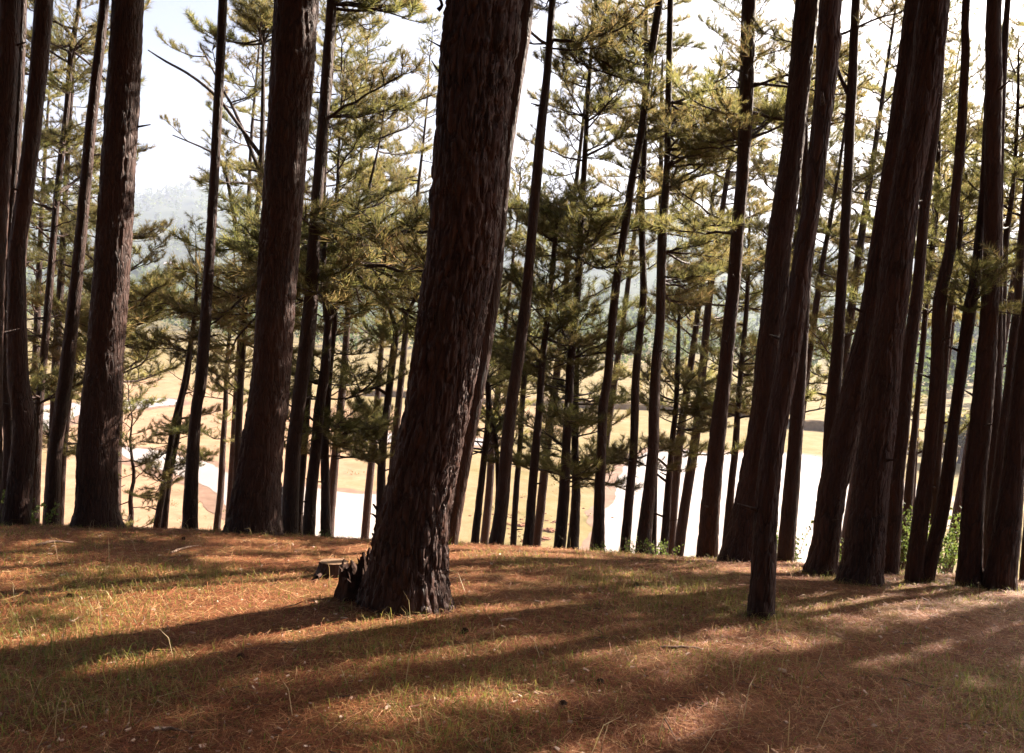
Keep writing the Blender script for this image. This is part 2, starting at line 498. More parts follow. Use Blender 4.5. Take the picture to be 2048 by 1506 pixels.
# eroded bank across the valley
def bank(pts, h, label):
    P = np.array([on_z(x, y, VALLEY) for x, y in pts])
    P = spline(P, 160)
    Q = []
    for dy, dz in ((0, -0.3), (0.25, 0.75), (0.6, 1.0), (6, 0.85), (16, -0.02)):
        q = P.copy()
        q[:, 1] += dy + 0.35 * vnoise(P[:, 0] / 1.5, dy, 1)
        q[:, 2] = VALLEY + h * dz * (1 + 0.3 * vnoise(P[:, 0] / 3, dy, 5)) - 0.03
        Q.append(q)
    Q = np.stack(Q); n = len(P)
    i = np.arange(len(Q) - 1)[:, None] * n; j = np.arange(n - 1)[None]
    f = np.stack([i + j, i + j + 1, i + n + j + 1, i + n + j], -1).reshape(-1, 4)
    o = obj('river_bank', new_mesh('river_bank', Q.reshape(-1, 3), [f], [M_bank]))
    return tag(o, label, kind='structure')
M_bank = simple_noise_mat('eroded bank', (0.09, 0.055, 0.03), (0.22, 0.15, 0.07), 1.2, 0.95, 0.8)
bank([(640, 800), (740, 792), (860, 799), (1000, 811), (1100, 812), (1200, 818), (1330, 822), (1460, 833), (1560, 838)], 1.2, 'low dark eroded bank crossing the meadow')
bank([(1590, 858), (1680, 866), (1760, 880), (1850, 905), (1960, 915), (2100, 920)], 1.5, 'eroded bank at the right end of the lake')

# ------------------------------------------------------------------ tree building
def plates(th, s, r0, kx, ky, seed):
    """stretched cells that make bark plates: returns edge distance and a random height for each plate"""
    gx = th / (2 * math.pi) * kx
    gy = s * ky
    rs = np.random.default_rng(seed)
    K = 512
    jx, jy, jh = rs.random((kx, K)), rs.random((kx, K)), rs.random((kx, K))
    ix, iy = np.floor(gx).astype(int), np.floor(gy).astype(int)
    f1 = np.full(gx.shape, 9.0); f2 = np.full(gx.shape, 9.0); hh = np.zeros(gx.shape)
    for dx in (-1, 0, 1):
        for dy in (-1, 0, 1):
            cx, cy = ix + dx, iy + dy
            px = cx + jx[cx % kx, cy % K]; py = cy + jy[cx % kx, cy % K]
            d = np.hypot(gx - px, (gy - py))
            n1 = d < f1
            f2 = np.where(n1, f1, np.minimum(f2, d))
            hh = np.where(n1, jh[cx % kx, cy % K], hh)
            f1 = np.where(n1, d, f1)
    return f2 - f1, hh

def trunk_mesh(P4, seg, step_list, seed, amp=0.06, plate=0.09, m=None, wob=0.05, flare=0.0):
    """P4: rows x,y,z,r from the ground up. step_list: (height above base, ring spacing)"""
    D = spline(P4, 400)
    s = np.concatenate([[0], np.cumsum(np.linalg.norm(np.diff(D[:, :3], axis=0), axis=1))])
    ss = [0.0]
    while ss[-1] < s[-1]:
        st = next((b for a, b in step_list if ss[-1] < a), step_list[-1][1])
        ss.append(ss[-1] + st)
    ss[-1] = s[-1]
    ss = np.array(ss)
    C = np.stack([np.interp(ss, s, D[:, c]) for c in range(4)], 1)
    th = np.arange(seg) * 2 * math.pi / seg
    TH, SS = np.meshgrid(th, ss)
    RR = np.repeat(C[:, 3:4], seg, 1)
    circ = 2 * math.pi * float(np.median(C[:len(C)//2+1, 3]))
    kx = max(5, int(round(circ / plate)))
    q_ = circ / 0.5
    wth = TH + (0.22 * vnoise(np.cos(TH) * 2 + seed, np.sin(TH) * 2, SS * 2.2) + 0.10 * vnoise(np.cos(TH) * 7 * q_, np.sin(TH) * 7 * q_, SS * 14)) / max(q_, .5)
    sw = SS + 0.10 * vnoise(np.cos(TH) * 5 * q_, np.sin(TH) * 5 * q_ + seed, SS * 5)
    e, hh = plates(wth, sw, None, kx, 1 / (plate * 3.5), seed)
    e2, h2 = plates(wth + 0.3, sw * 1.0 + 3, None, kx * 2, 1 / (plate * 1.5), seed + 1)
    fine = vnoise(np.cos(TH) * 9 * q_ + seed, np.sin(TH) * 9 * q_, SS * 16)
    lump = vnoise(np.cos(TH) * 1.2 + seed * 1.7, np.sin(TH) * 1.2, SS * 0.8)
    dr = amp * (0.75 * smooth(0, 0.35, e) - 0.6 + 0.5 * (hh - 0.5) + 0.28 * (smooth(0, 0.3, e2) - .6) + 0.35 * (h2 - .5) + 0.22 * fine) + wob * lump
    dr = dr * (0.75 + 0.55 * smooth(-.5, .6, vnoise(np.cos(TH) * 1.6 + seed, np.sin(TH) * 1.6, SS * 1.1)))
    if flare:
        lob = 0.5 + 0.5 * np.cos(TH * 5 + seed + 0.8 * np.sin(TH * 2))
        dr = dr + flare * lob * np.exp(-SS / 0.18)
    RR = RR * (1 + dr)
    V = C[:, None, :3] + np.stack([RR * np.cos(TH), RR * np.sin(TH), np.zeros_like(RR)], -1)
    n = seg
    i = np.arange(len(ss) - 1)[:, None] * n; j = np.arange(n)[None]
    q = np.stack([i + j, i + (j + 1) % n, i + n + (j + 1) % n, i + n + j], -1).reshape(-1, 4)
    return new_mesh('trunk', V.reshape(-1, 3), [q], [m or M_bark])

def rot_to(d):
    d = np.asarray(d, float); d = d / np.linalg.norm(d)
    a = np.array([0, 0, 1.0]) if abs(d[2]) < 0.9 else np.array([1.0, 0, 0])
    x = np.cross(a, d); x /= np.linalg.norm(x)
    y = np.cross(d, x)
    return x, y, d

def tufts(points, dirs, rs, n=20, length=0.17, width=0.0085):
    """needle tufts: n thin triangles at every point"""
    k = len(points)
    P = np.repeat(points, n, 0); D = np.repeat(dirs, n, 0)
    D = D / np.linalg.norm(D, axis=1)[:, None]
    ref = np.where(np.abs(D[:, 2:3]) < 0.9, [[0, 0, 1.0]], [[1.0, 0, 0]])
    X = np.cross(ref, D); X /= np.linalg.norm(X, axis=1)[:, None]
    Y = np.cross(D, X)
    az = rs.random(k * n) * 2 * math.pi
    sp = np.radians(rs.uniform(12, 72, k * n))
    nd = D * np.cos(sp)[:, None] + (X * np.cos(az)[:, None] + Y * np.sin(az)[:, None]) * np.sin(sp)[:, None]
    nd[:, 2] += 0.12
    nd /= np.linalg.norm(nd, axis=1)[:, None]
    base = P - D * (rs.random(k * n) * 0.11)[:, None]
    L = length * rs.uniform(0.75, 1.15, k * n)
    tip = base + nd * L[:, None]
    side = np.cross(nd, rs.normal(size=(k * n, 3))); side /= np.linalg.norm(side, axis=1)[:, None] + 1e-9
    w = width * rs.uniform(0.8, 1.3, k * n)
    V = np.stack([base - side * w[:, None] / 2, base + side * w[:, None] / 2, tip], 1).reshape(-1, 3)
    return V, np.arange(len(V)).reshape(-1, 3)

def branch_unit(seed, L=1.4, bare=False, dense=1.0):
    """one pine limb growing along +X: returns wood (V, quads) and the tuft points"""
    rs = np.random.default_rng(seed)
    k = 9
    t = np.linspace(0, 1, k)
    sag = rs.uniform(-0.10, 0.06); lift = rs.uniform(0.05, 0.22)
    P = np.stack([t * L, rs.normal(0, 0.03, k).cumsum() * L * t, L * (sag * np.sin(t * math.pi) + lift * t**2.2) + rs.normal(0, 0.012, k)], 1)
    P[0] = 0
    wood = [tube(P, 0.017 * L * (1 - t * 0.78), 5)]
    pts, drs = [], []
    if not bare:
        pts.append(P[-1]); drs.append(P[-1] - P[-2])
    side = 1
    for tt in np.arange(0.22 if not bare else 0.4, 0.97, 0.085 / dense if not bare else 0.22):
        tt += rs.uniform(-0.02, 0.02)
        b = np.array([np.interp(tt, t, P[:, c]) for c in range(3)])
        ln = L * rs.uniform(0.22, 0.42) * (1.1 - 0.65 * tt)
        side = -side
        a = side * R(rs.uniform(30, 75))
        d = np.array([math.cos(a), math.sin(a), rs.uniform(-0.15, 0.6)])
        m = 5
        q = np.linspace(0, 1, m)
        Q = b + d * ln * q[:, None] + np.stack([0 * q, 0 * q, ln * 0.22 * q**2], 1) + rs.normal(0, 0.012, (m, 3)) * q[:, None]
        wood.append(tube(Q, 0.0062 * L * (1 - 0.6 * q), 4))
        if bare: continue
        for qq in ([0.45, 0.72, 1.0] if tt > 0.3 else [0.75, 1.0]):
            c = np.array([np.interp(qq, q, Q[:, z]) for z in range(3)])
            pts.append(c); drs.append(d + np.array([0, 0, 0.45]))
            # a small side shoot
            if rs.random() < 0.75:
                a2 = a + rs.choice([-1, 1]) * R(rs.uniform(35, 65))
                d2 = np.array([math.cos(a2), math.sin(a2), rs.uniform(0.2, 0.9)])
                e = c + d2 * ln * rs.uniform(0.2, 0.4)
                wood.append(tube(np.stack([c, e]), np.array([0.003, 0.002]) * L, 3))
                pts.append(e); drs.append(d2 + np.array([0, 0, 0.3]))
    return wood, (np.array(pts), np.array(drs)) if pts else None

def mixed_tubes(wood):
    Vs, Fs, o = [], [], 0
    for V, f in wood:
        Vs.append(V); Fs.append(f + o); o += len(V)
    return np.concatenate(Vs), Fs

UNITS = []          # (branch mesh, foliage mesh, raw arrays)
for sd_ in range(14):
    wood, tp = branch_unit(100 + sd_, 1.4, dense=1.08)
    wv, wf = mixed_tubes(wood)
    rs = np.random.default_rng(500 + sd_)
    nv, nf = tufts(tp[0], tp[1], rs, 26, 0.155, 0.0078)
    bm_ = new_mesh('branch', wv, [np.concatenate(wf)], [M_bark2])
    fm_ = new_mesh('foliage', nv, [nf], [M_needle], smooth_shade=False)
    UNITS.append((bm_, fm_, wv, np.concatenate(wf), nv, nf))
BARE = []
for sd_ in range(5):
    wood, _ = branch_unit(300 + sd_, 1.0, bare=True)
    wv, wf = mixed_tubes(wood)
    BARE.append(new_mesh('branch', wv, [np.concatenate(wf)], [M_bark2]))

def limb_matrix(pos, az, tilt, sc, rollv):
    return Matrix.Translation(pos) @ Matrix.Rotation(az, 4, 'Z') @ Matrix.Rotation(-tilt, 4, 'Y') @ Matrix.Rotation(rollv, 4, 'X') @ Matrix.Scale(sc, 4)

def add_limb(root, pos, az, tilt, sc, rs, unit=None):
    u = UNITS[rs.integers(len(UNITS))] if unit is None else UNITS[unit]
    b = obj('branch', u[0], root)
    b.matrix_local = limb_matrix(pos, az, tilt, sc, rs.uniform(-0.3, 0.3))
    f = obj('foliage', u[1], b)
    return b

# whole crowns above the picture: one mesh each, shared
CROWNS = []
for sd_ in range(4):
    rs = np.random.default_rng(700 + sd_)
    wV, wF, nV, nF = [], [], [], []
    wo_ = no_ = 0
    nk = (34, 40, 100, 100)[sd_]
    for k in range(nk):
        t = (k + rs.random()) / nk
        z = t * 8.0
        L = ((2.3, 2.3, 3.3, 3.3)[sd_] * (1 - t) ** 0.7 + 0.5) * rs.uniform(0.75, 1.2) / 1.4
        M = np.array(limb_matrix((0, 0, z), k * 2.4 + rs.uniform(-.5, .5), R(rs.uniform(0, 25) + 30 * t), L, 0))
        u = UNITS[rs.integers(len(UNITS))]
        # the needles keep their real size: only their places are scaled
        wV.append(u[2] @ M[:3, :3].T + M[:3, 3]); wF.append(u[3] + wo_); wo_ += len(u[2])
        nv = u[4] @ M[:3, :3].T + M[:3, 3]
        nV.append(nv); nF.append(u[5] + no_); no_ += len(nv)
    wV, nV = np.concatenate(wV), np.concatenate(nV)
    wF, nF = np.concatenate(wF), np.concatenate(nF) + len(wV)
    CROWNS.append(new_mesh('crown', np.concatenate([wV, nV]), [wF, nF], [M_bark2, M_needle], np.concatenate([np.zeros(len(wF)), np.ones(len(nF))]), False))

def px_tree(name, pts, Y, label, group, H=15, crown=None, seg=24, step=0.10, amp=0.07, plate=0.09, flare=0.0, solve=False, seed=None, limbs=(),
            bare=0, m=None, wob=0.05, lean_y=0.0, top_r=0.03, bcount=0, bL=1.2, dirs=None, crown_hi=True, stubs=3):
    """pts: (px, py, width px) from the top of the picture or the tree top down to its base"""
    pts = sorted(pts, key=lambda p: -p[1])           # base first
    seed = seed or (abs(hash(label)) % 1000 if False else sum(map(ord, label)) % 997)
    rs = np.random.default_rng(seed)
    if solve:
        y = ground_hit(pts[0][0], pts[0][1])
        if y: Y = y
    rows = []
    for (x, y, w) in pts:
        p = at(x, y, Y)
        dist = float(np.dot(p - EYE, fw))
        rows.append([*p, w / F * dist / 2])
    rows = np.array(rows)
    # down to the ground
    d = rows[1] - rows[0]; d = d / abs(d[2])
    base = rows[0].copy()
    for _ in range(300):
        if base[2] < terrain(base[0], base[1]) - 0.06: break
        base[:3] -= d[:3] * 0.03 * np.array([0.5, 1, 1]); base[3] *= 1.0006
    if abs(base[2] - rows[0][2]) > 0.12:
        rows = np.concatenate([[base], rows])
    else:
        rows[0] = base
    gb = rows[0].copy()
    # up beyond the picture
    topz = gb[2] + H
    if not crown_hi and pts[-1][1] > 15:
        topz = rows[-1][2]
        rows[-1][3] *= 0.6
    if rows[-1][2] < topz - 0.8:
        k = min(3, len(rows) - 1)
        d = rows[-1] - rows[-1 - k]; d = d[:3] / d[2]
        d[0] *= 0.55
        z0 = rows[-1][2]; r0 = rows[-1][3]
        ext = []
        for t in np.linspace(0, 1, 6)[1:]:
            dz = (topz - z0) * t
            ext.append([rows[-1][0] + d[0] * dz * (1 - 0.25 * t), Y + lean_y * dz, z0 + dz, r0 * (1 - t) + top_r * t])
        rows = np.concatenate([rows, ext])
    loc = np.array([gb[0], gb[1], gb[2] + 0.06])
    root = thing('pine_tree', label, 'pine tree', loc, group)
    L4 = rows.copy(); L4[:, :3] -= loc
    vis = at(1024, -30, Y)[2] - loc[2]
    tm = trunk_mesh(L4, seg, [(vis, step), (99, 0.5)], seed, amp, plate, m or (M_bark if seg >= 40 else M_bark2), wob, flare)
    obj('trunk', tm, root)
    D = spline(L4, 300)
    def trunk_at_z(z):
        return np.array([np.interp(z, D[:, 2], D[:, c]) for c in range(4)])
    # crown in the picture: (py_low, py_high, branch length m, number)
    if crown:
        for (ylo, yhi, bl, nb, *rest) in crown:
            azr = rest[0] if rest else None
            zlo = at(1024, ylo, Y)[2] - loc[2]; zhi = at(1024, yhi, Y)[2] - loc[2]
            zhi = min(zhi, L4[-1, 2])
            zlo = max(zlo, 0.5)
            nw = max(1, nb // 3)
            wz = np.sort(rs.random(nw))
            nb = int(nb * 1.35)
            for k in range(nb):
                t = wz[k % nw] + rs.normal(0, 0.02)
                z = zlo + (zhi - zlo) * min(max(t, 0), 1)
                p = trunk_at_z(z)
                tt = (z - zlo) / max(zhi - zlo, .1)
                az = rs.random() * 6.283 if azr is None else R(rs.uniform(*azr))
                sc = bl / 1.4 * rs.uniform(0.6, 1.2)
                if zhi >= L4[-1, 2] - 0.05: sc *= (1.05 - 0.65 * tt)
                add_limb(root, p[:3], az, R(rs.uniform(-18, 32) + 22 * tt * (zhi >= L4[-1, 2] - .05)), sc, rs)
            if zhi >= L4[-1, 2] - 0.05:
                for k in range(3):
                    add_limb(root, L4[-1, :3] - np.array([0, 0, 0.25 * k]), rs.random() * 6.28, R(70 - 15 * k), 0.4, rs)
    if crown_hi:
        c = obj('crown', CROWNS[(2 if loc[0] < 1.0 else 0) + seed % 2], root)
        hh = 8.0
        z = max(L4[-1, 2] - hh, vis + 1.0)
        p = trunk_at_z(z)
        c.location = (p[0] * 0.5 + trunk_at_z(L4[-1, 2])[0] * 0.5, p[1], z)
        c.rotation_euler = (0, 0, rs.random() * 6.28)
    for k in range(bare):
        z = rs.uniform(0.18, 0.8) * min(vis, L4[-1, 2])
        p = trunk_at_z(z)
        b = obj('branch', BARE[rs.integers(len(BARE))], root)
        b.matrix_local = limb_matrix(p[:3], rs.random() * 6.28, R(rs.uniform(-10, 25)), rs.uniform(0.35, 0.9), rs.random() * 6)
    for k in range(stubs):
        z = rs.uniform(0.1, 0.95) * min(vis, L4[-1, 2])
        p = trunk_at_z(z)
        a = rs.random() * 6.28
        d_ = np.array([math.cos(a), math.sin(a), 0.3])
        Pp = p[:3] + d_ * np.linspace(p[3] * 0.7, p[3] + rs.uniform(.05, .16), 3)[:, None]
        Vv, ff = tube(Pp, np.array([.016, .012, .006]), 5)
        obj('branch_stub', new_mesh('branch_stub', Vv, [ff], [M_bark2]), root)
    # hand placed limbs: (list of (px, py, w), tuft density along it)
    for lp in limbs:
        pl, foli = lp[0], lp[1]
        yoff = lp[2] if len(lp) > 2 else 0.0
        rw = []
        for n_, (x, y, w) in enumerate(pl):
            p = at(x, y, Y + yoff * n_ / (len(pl) - 1))
            rw.append([*(p - loc), w / F * (Y) / 2])
        S = spline(np.array(rw), 16)
        Vv, ff = tube(S[:, :3], S[:, 3], 7)
        lo = obj('limb', new_mesh('limb', Vv, [ff], [M_bark2]), root)
        for k in range(foli):
            t = rs.uniform(0.35, 1.0)
            p = np.array([np.interp(t, np.linspace(0, 1, 16), S[:, c]) for c in range(3)])
            add_limb(root, p, rs.random() * 6.28, R(rs.uniform(0, 40)), rs.uniform(0.4, 0.75), rs)
    return root

# ------------------------------------------------------------------ the pines one can see, measured trunk by trunk
GB = 'large pines on the hilltop'
GE = 'pines along the edge of the hilltop'
GS = 'slender pines rooted on the slope below'
T = px_tree
# the leaning pine in the middle
main_tree = T('pine_tree', [(968, 0, 152), (955, 120, 147), (940, 300, 141), (928, 480, 138), (909, 600, 136), (893, 700, 132), (874, 816, 130), (850, 930, 135), (828, 1032, 141), (818, 1110, 150), (812, 1170, 166), (810, 1214, 196)],
  5.0, 'thickest pine in the middle of the picture, leaning right with fissured bark', GB, H=17, seg=176, step=0.012, amp=0.105, plate=0.062, flare=0.14, solve=True, wob=0.05, stubs=0)
T('pine_tree', [(1052, 0, 34), (1040, 100, 34), (1022, 210, 34), (1004, 340, 36), (985, 560, 38), (966, 690, 38), (948, 794, 38), (922, 930, 38), (896, 1085, 40)],
  8.6, 'leaning pine half hidden behind the right side of the thickest trunk', GE, H=16, seg=40, step=0.05)
# left side
T('pine_tree', [(256, 0, 58), (242, 250, 63), (227, 500, 66), (207, 750, 69), (203, 800, 74), (195, 900, 74), (193, 1000, 77), (192, 1035, 86), (192, 1056, 104)],
  9.3, 'thick straight pine at the left with a broad flared foot', GB, H=18, seg=88, step=0.03, amp=0.075, plate=0.075, flare=0.12, stubs=2)
T('pine_tree', [(209, 0, 17), (182, 250, 20), (159, 500, 22), (132, 750, 27), (111, 900, 26), (103, 1050, 29)],
  10.8, 'thin leaning pine just left of the thick flared one', GE, H=15, seg=32, step=0.06, stubs=5)
T('pine_tree', [(88, 0, 33), (66, 250, 31), (48, 400, 31), (35, 500, 32), (34, 600, 33), (36, 750, 38), (47, 830, 41), (45, 900, 42), (36, 1000, 47), (31, 1052, 52)],
  9.2, 'crooked pine near the left edge with a bend low in its trunk', GE, H=16, seg=48, step=0.05, amp=0.09, stubs=4)
T('pine_tree', [(20, 0, 38), (14, 150, 37), (5, 280, 38), (-7, 450, 40), (-18, 700, 42), (-26, 1060, 48)],
  8.8, 'pine cut off by the left edge of the picture, only its upper trunk showing', GE, H=16, seg=40, step=0.06)
T('pine_tree', [(45, 0, 16), (40, 150, 16), (35, 250, 16), (29, 350, 17), (18, 500, 18), (10, 650, 19), (10, 760, 20), (20, 880, 24), (12, 1050, 27)],
  11.2, 'pine with a wavering trunk between the left edge and the crooked pine', GE, H=15, seg=28, step=0.08)
T('pine_tree', [(160, 0, 8), (143, 100, 10), (133, 225, 11), (121, 325, 12), (111, 425, 12), (103, 525, 13), (95, 625, 14), (84, 750, 15), (79, 800, 15), (74, 900, 17), (68, 1050, 20)],
  14, 'slender leafy pine right of the crooked one, with green boughs at every height', GS, H=13.5, crown=[(860, -120, 1.25, 40)], crown_hi=False, seg=20, step=0.12, stubs=4)
T('pine_tree', [(163, 420, 6), (153, 600, 8), (148, 720, 10), (138, 800, 11), (128, 900, 12), (120, 1050, 14)],
  17, 'very thin pine behind the thin leaning one at the left', GS, H=11, crown=[(950, 330, 1.0, 22)], crown_hi=False, seg=14, step=0.15)
T('pine_tree', [(258, 320, 7), (250, 500, 12), (240, 700, 18), (232, 900, 22), (228, 1050, 24)],
  16, 'bushy sunlit pine half hidden behind the thick flared trunk', GS, H=11.5, crown=[(830, 300, 1.7, 40)], crown_hi=False, seg=16, step=0.15)
T('pine_tree', [(392, 500, 5), (392, 600, 7), (382, 680, 9), (368, 767, 10), (350, 840, 11), (333, 938, 12), (313, 1058, 14)],
  13, 'young bent pine with drooping twigs left of the slim bare pine', GS, H=7.5, crown=[(1030, 760, 0.75, 12), (760, 440, 0.8, 14)], crown_hi=False, seg=14, step=0.1, bare=2)
T('pine_tree', [(385, 690, 5), (375, 760, 8), (362, 807, 10), (354, 880, 10), (339, 958, 11), (328, 1058, 13)],
  13.3, 'bare twin stem rising beside the young bent pine', GS, H=6, crown=[(880, 640, 0.6, 6)], crown_hi=False, seg=14, step=0.1, bare=3)
T('pine_tree', [(446, 0, 17), (434, 250, 18), (420, 500, 19), (403, 750, 23), (393, 816, 21), (386, 900, 24), (381, 1000, 28), (380, 1060, 32)],
  10.4, 'slim bare pine standing alone between the two thick trunks at the left', GE, H=15, seg=36, step=0.05, stubs=5)
T('pine_tree', [(527, 60, 8), (525, 250, 9), (519, 380, 11), (505, 480, 11), (492, 600, 12), (484, 720, 13), (477, 860, 14), (472, 1040, 16)],
  15, 'thin pine with long bare limbs just left of the second thick trunk', GS, H=13, crown=[(520, 300, 1.1, 8), (120, -160, 1.3, 16), (980, 600, 1.0, 22)], crown_hi=False, seg=18, step=0.12,
  limbs=[([(520, 310, 9), (470, 240, 7), (430, 190, 6), (380, 150, 5), (330, 122, 4), (296, 100, 2)], 0, -1.0),
         ([(516, 610, 9), (492, 540, 8), (470, 440, 8), (455, 360, 7), (440, 318, 5), (415, 300, 4), (345, 270, 2)], 5, -1.0),
         ([(522, 350, 8), (490, 270, 7), (466, 215, 6), (452, 190, 5), (400, 90, 3)], 5, 0.5)])
T('pine_tree', [(593, 0, 86), (577, 250, 82), (559, 500, 78), (543, 750, 76), (524, 900, 84), (512, 1000, 96), (508, 1040, 103), (506, 1068, 120)],
  9.3, 'second thick pine left of the middle, its grey bark flaking', GB, H=18, seg=100, step=0.028, amp=0.075, plate=0.075, flare=0.10, stubs=2)
T('pine_tree', [(664, 0, 20), (655, 130, 22), (646, 250, 22), (634, 400, 23), (627, 500, 25), (621, 600, 27), (611, 700, 30), (596, 816, 28), (587, 900, 30), (580, 1032, 34), (578, 1075, 38)],
  11.5, 'leftmost and tallest of the close pines right of the second thick trunk', GE, H=15, crown=[(380, -100, 1.3, 14, (-60, 100))], seg=32, step=0.06, stubs=4)
T('pine_tree', [(640, 480, 11), (630, 600, 13), (620, 730, 14), (611, 860, 14), (601, 1000, 13), (598, 1080, 14)],
  13, 'thin pine squeezed behind the tall pine right of the second thick trunk', GS, H=11, crown=[(480, -150, 1.4, 22)], crown_hi=False, seg=18, step=0.12)
T('pine_tree', [(656, 628, 21), (651, 730, 20), (639, 816, 21), (631, 902, 22), (621, 1000, 24), (617, 1080, 26)],
  12, 'pine whose trunk forks in a pale wide V', GS, H=5.0, crown_hi=False, seg=28, step=0.06, top_r=0.05,
  limbs=[([(656, 640, 19), (650, 590, 12), (648, 500, 9), (658, 465, 9), (668, 430, 8), (675, 370, 7), (680, 250, 5), (690, 120, 3)], 16, 0.5),
         ([(656, 640, 19), (675, 600, 11), (695, 560, 9), (710, 510, 8), (720, 460, 8), (738, 375, 6), (760, 280, 4), (770, 200, 3)], 18, 0.5)])
T('pine_tree', [(672, 560, 8), (670, 643, 10), (661, 730, 11), (655, 816, 12), (650, 902, 16), (651, 988, 18), (652, 1080, 23)],
  12.6, 'rightmost of the close pines beside the pond, with snapped twigs low down', GS, H=12, crown=[(880, 60, 1.2, 26)], crown_hi=False, seg=22, step=0.08, bare=3, stubs=4)
T('pine_tree', [(802, 640, 11), (793, 665, 13), (784, 730, 15), (774, 816, 15), (765, 902, 16), (762, 988, 18), (760, 1090, 20)],
  13, 'pine with long arching side limbs standing behind the pond edge of the thickest trunk', GS, H=8.0, crown=[(960, 560, 1.05, 26, (90, 280))], crown_hi=False, seg=22, step=0.08,
  limbs=[([(795, 670, 10), (780, 620, 8), (760, 560, 6), (735, 530, 4)], 6, 0.4), ([(795, 670, 11), (812, 630, 9), (835, 585, 7), (850, 520, 4)], 6, 0.4),
         ([(775, 790, 7), (750, 776, 6), (715, 786, 4), (690, 800, 3)], 3, -0.6), ([(768, 860, 7), (740, 855, 6), (700, 866, 4), (670, 872, 3)], 3, -0.6),
         ([(766, 935, 7), (745, 920, 6), (700, 914, 4), (662, 920, 3)], 3, -0.6)], stubs=3)
# right of the middle
T('pine_tree', [(1005, 480, 6), (991, 600, 8), (976, 680, 9), (972, 730, 10), (978, 816, 12), (970, 902, 13), (960, 988, 14), (949, 1092, 17)],
  13, 'thin crooked pine close to the right of the thickest trunk', GS, H=10.5, crown=[(930, 200, 1.05, 30)], crown_hi=False, seg=18, step=0.1)
T('pine_tree', [(978, 815, 9), (985, 840, 9), (993, 900, 10), (996, 960, 10), (994, 1020, 10), (990, 1092, 12)],
  13.3, 'short bowed stem right of the thin crooked pine', GS, H=4.6, crown=[(900, 790, 0.6, 6)], crown_hi=False, seg=14, step=0.1)
T('pine_tree', [(1105, 0, 14), (1094, 150, 16), (1083, 250, 19), (1069, 400, 20), (1061, 500, 20), (1052, 600, 22), (1039, 700, 24), (1022, 816, 23), (1013, 900, 25), (1005, 1000, 26), (991, 1096, 32)],
  10.6, 'tall smooth pine leaning right, next right of the thickest trunk', GE, H=14.5, seg=32, step=0.06, crown=[(120, -120, 1.2, 12)], stubs=3)
T('pine_tree', [(1062, 560, 8), (1054, 690, 10), (1044, 816, 11), (1039, 902, 11), (1032, 988, 12), (1026, 1100, 13)],
  14.2, 'thin straight stem just right of the tall smooth leaning pine', GS, H=10, crown=[(930, 380, 0.95, 20)], crown_hi=False, seg=16, step=0.12)
T('pine_tree', [(1115, 420, 7), (1111, 475, 9), (1099, 600, 12), (1084, 730, 14), (1079, 816, 15), (1071, 902, 17), (1064, 988, 18), (1059, 1053, 19), (1053, 1104, 23)],
  12, 'pine with a swept foot standing before the red earth', GS, H=9.5, crown=[(760, 330, 1.1, 26)], crown_hi=False, seg=20, step=0.09, stubs=2)
T('pine_tree', [(1186, 20, 5), (1184, 75, 6), (1176, 200, 8), (1169, 325, 11), (1163, 425, 13), (1159, 525, 15), (1149, 650, 16), (1141, 730, 17), (1137, 816, 17), (1132, 902, 18), (1128, 988, 22), (1118, 1110, 26)],
  12.4, 'full crowned pine right of centre with its whole top showing', GS, H=11.8, crown=[(980, 480, 1.15, 34), (520, -60, 1.35, 40)], crown_hi=False, seg=24, step=0.08)
T('pine_tree', [(1158, 690, 9), (1153, 730, 11), (1151, 816, 14), (1150, 902, 15), (1152, 988, 18), (1144, 1112, 25)],
  13.2, 'dark pine touching the full crowned pine on its right', GS, H=8.5, crown=[(1000, 560, 1.15, 34)], crown_hi=False, seg=22, step=0.09)
T('pine_tree', [(1319, 0, 16), (1309, 70, 17), (1296, 150, 14), (1285, 250, 16), (1266, 350, 16), (1251, 450, 16), (1235, 550, 17), (1224, 650, 17), (1216, 750, 17), (1206, 816, 19), (1203, 902, 19), (1199, 988, 22), (1197, 1116, 25)],
  11.6, 'slender pine sweeping far to the right as it rises, left of the lake', GE, H=13, crown=[(230, -100, 1.15, 15, (100, 260))], crown_hi=False, seg=24, step=0.08, stubs=2)
T('pine_tree', [(1293, 0, 8), (1292, 150, 9), (1290, 250, 10), (1287, 350, 11), (1283, 400, 13), (1285, 500, 13), (1287, 575, 14), (1285, 625, 15), (1279, 675, 15), (1272, 750, 16), (1270, 816, 17), (1267, 902, 17), (1259, 988, 18), (1248, 1118, 22)],
  12.3, 'kinked pine at the left end of the lake with a bend halfway up', GS, H=12.5, crown=[(480, -60, 1.05, 16), (1010, 860, 0.8, 5)], crown_hi=False, seg=22, step=0.08, stubs=2)
T('pine_tree', [(1341, 0, 12), (1338, 150, 13), (1336, 250, 13), (1334, 350, 15), (1326, 450, 18), (1323, 550, 18), (1320, 650, 19), (1312, 730, 20), (1308, 816, 22), (1306, 902, 22), (1298, 988, 25), (1290, 1060, 29), (1286, 1118, 36)],
  11.4, 'straight pine at the left end of the lake with a widening foot', GE, H=13.5, crown=[(560, 120, 1.35, 22, (-80, 80))], crown_hi=True, seg=28, step=0.07, stubs=2)
T('pine_tree', [(1325, 120, 6), (1323, 200, 8), (1322, 350, 9), (1319, 500, 10), (1315, 700, 11), (1310, 900, 12), (1306, 1110, 14)],
  13.5, 'thin pine lined up behind the straight pine with the widening foot', GS, H=11, crown=[(420, 40, 1.0, 16)], crown_hi=False, seg=14, step=0.14)
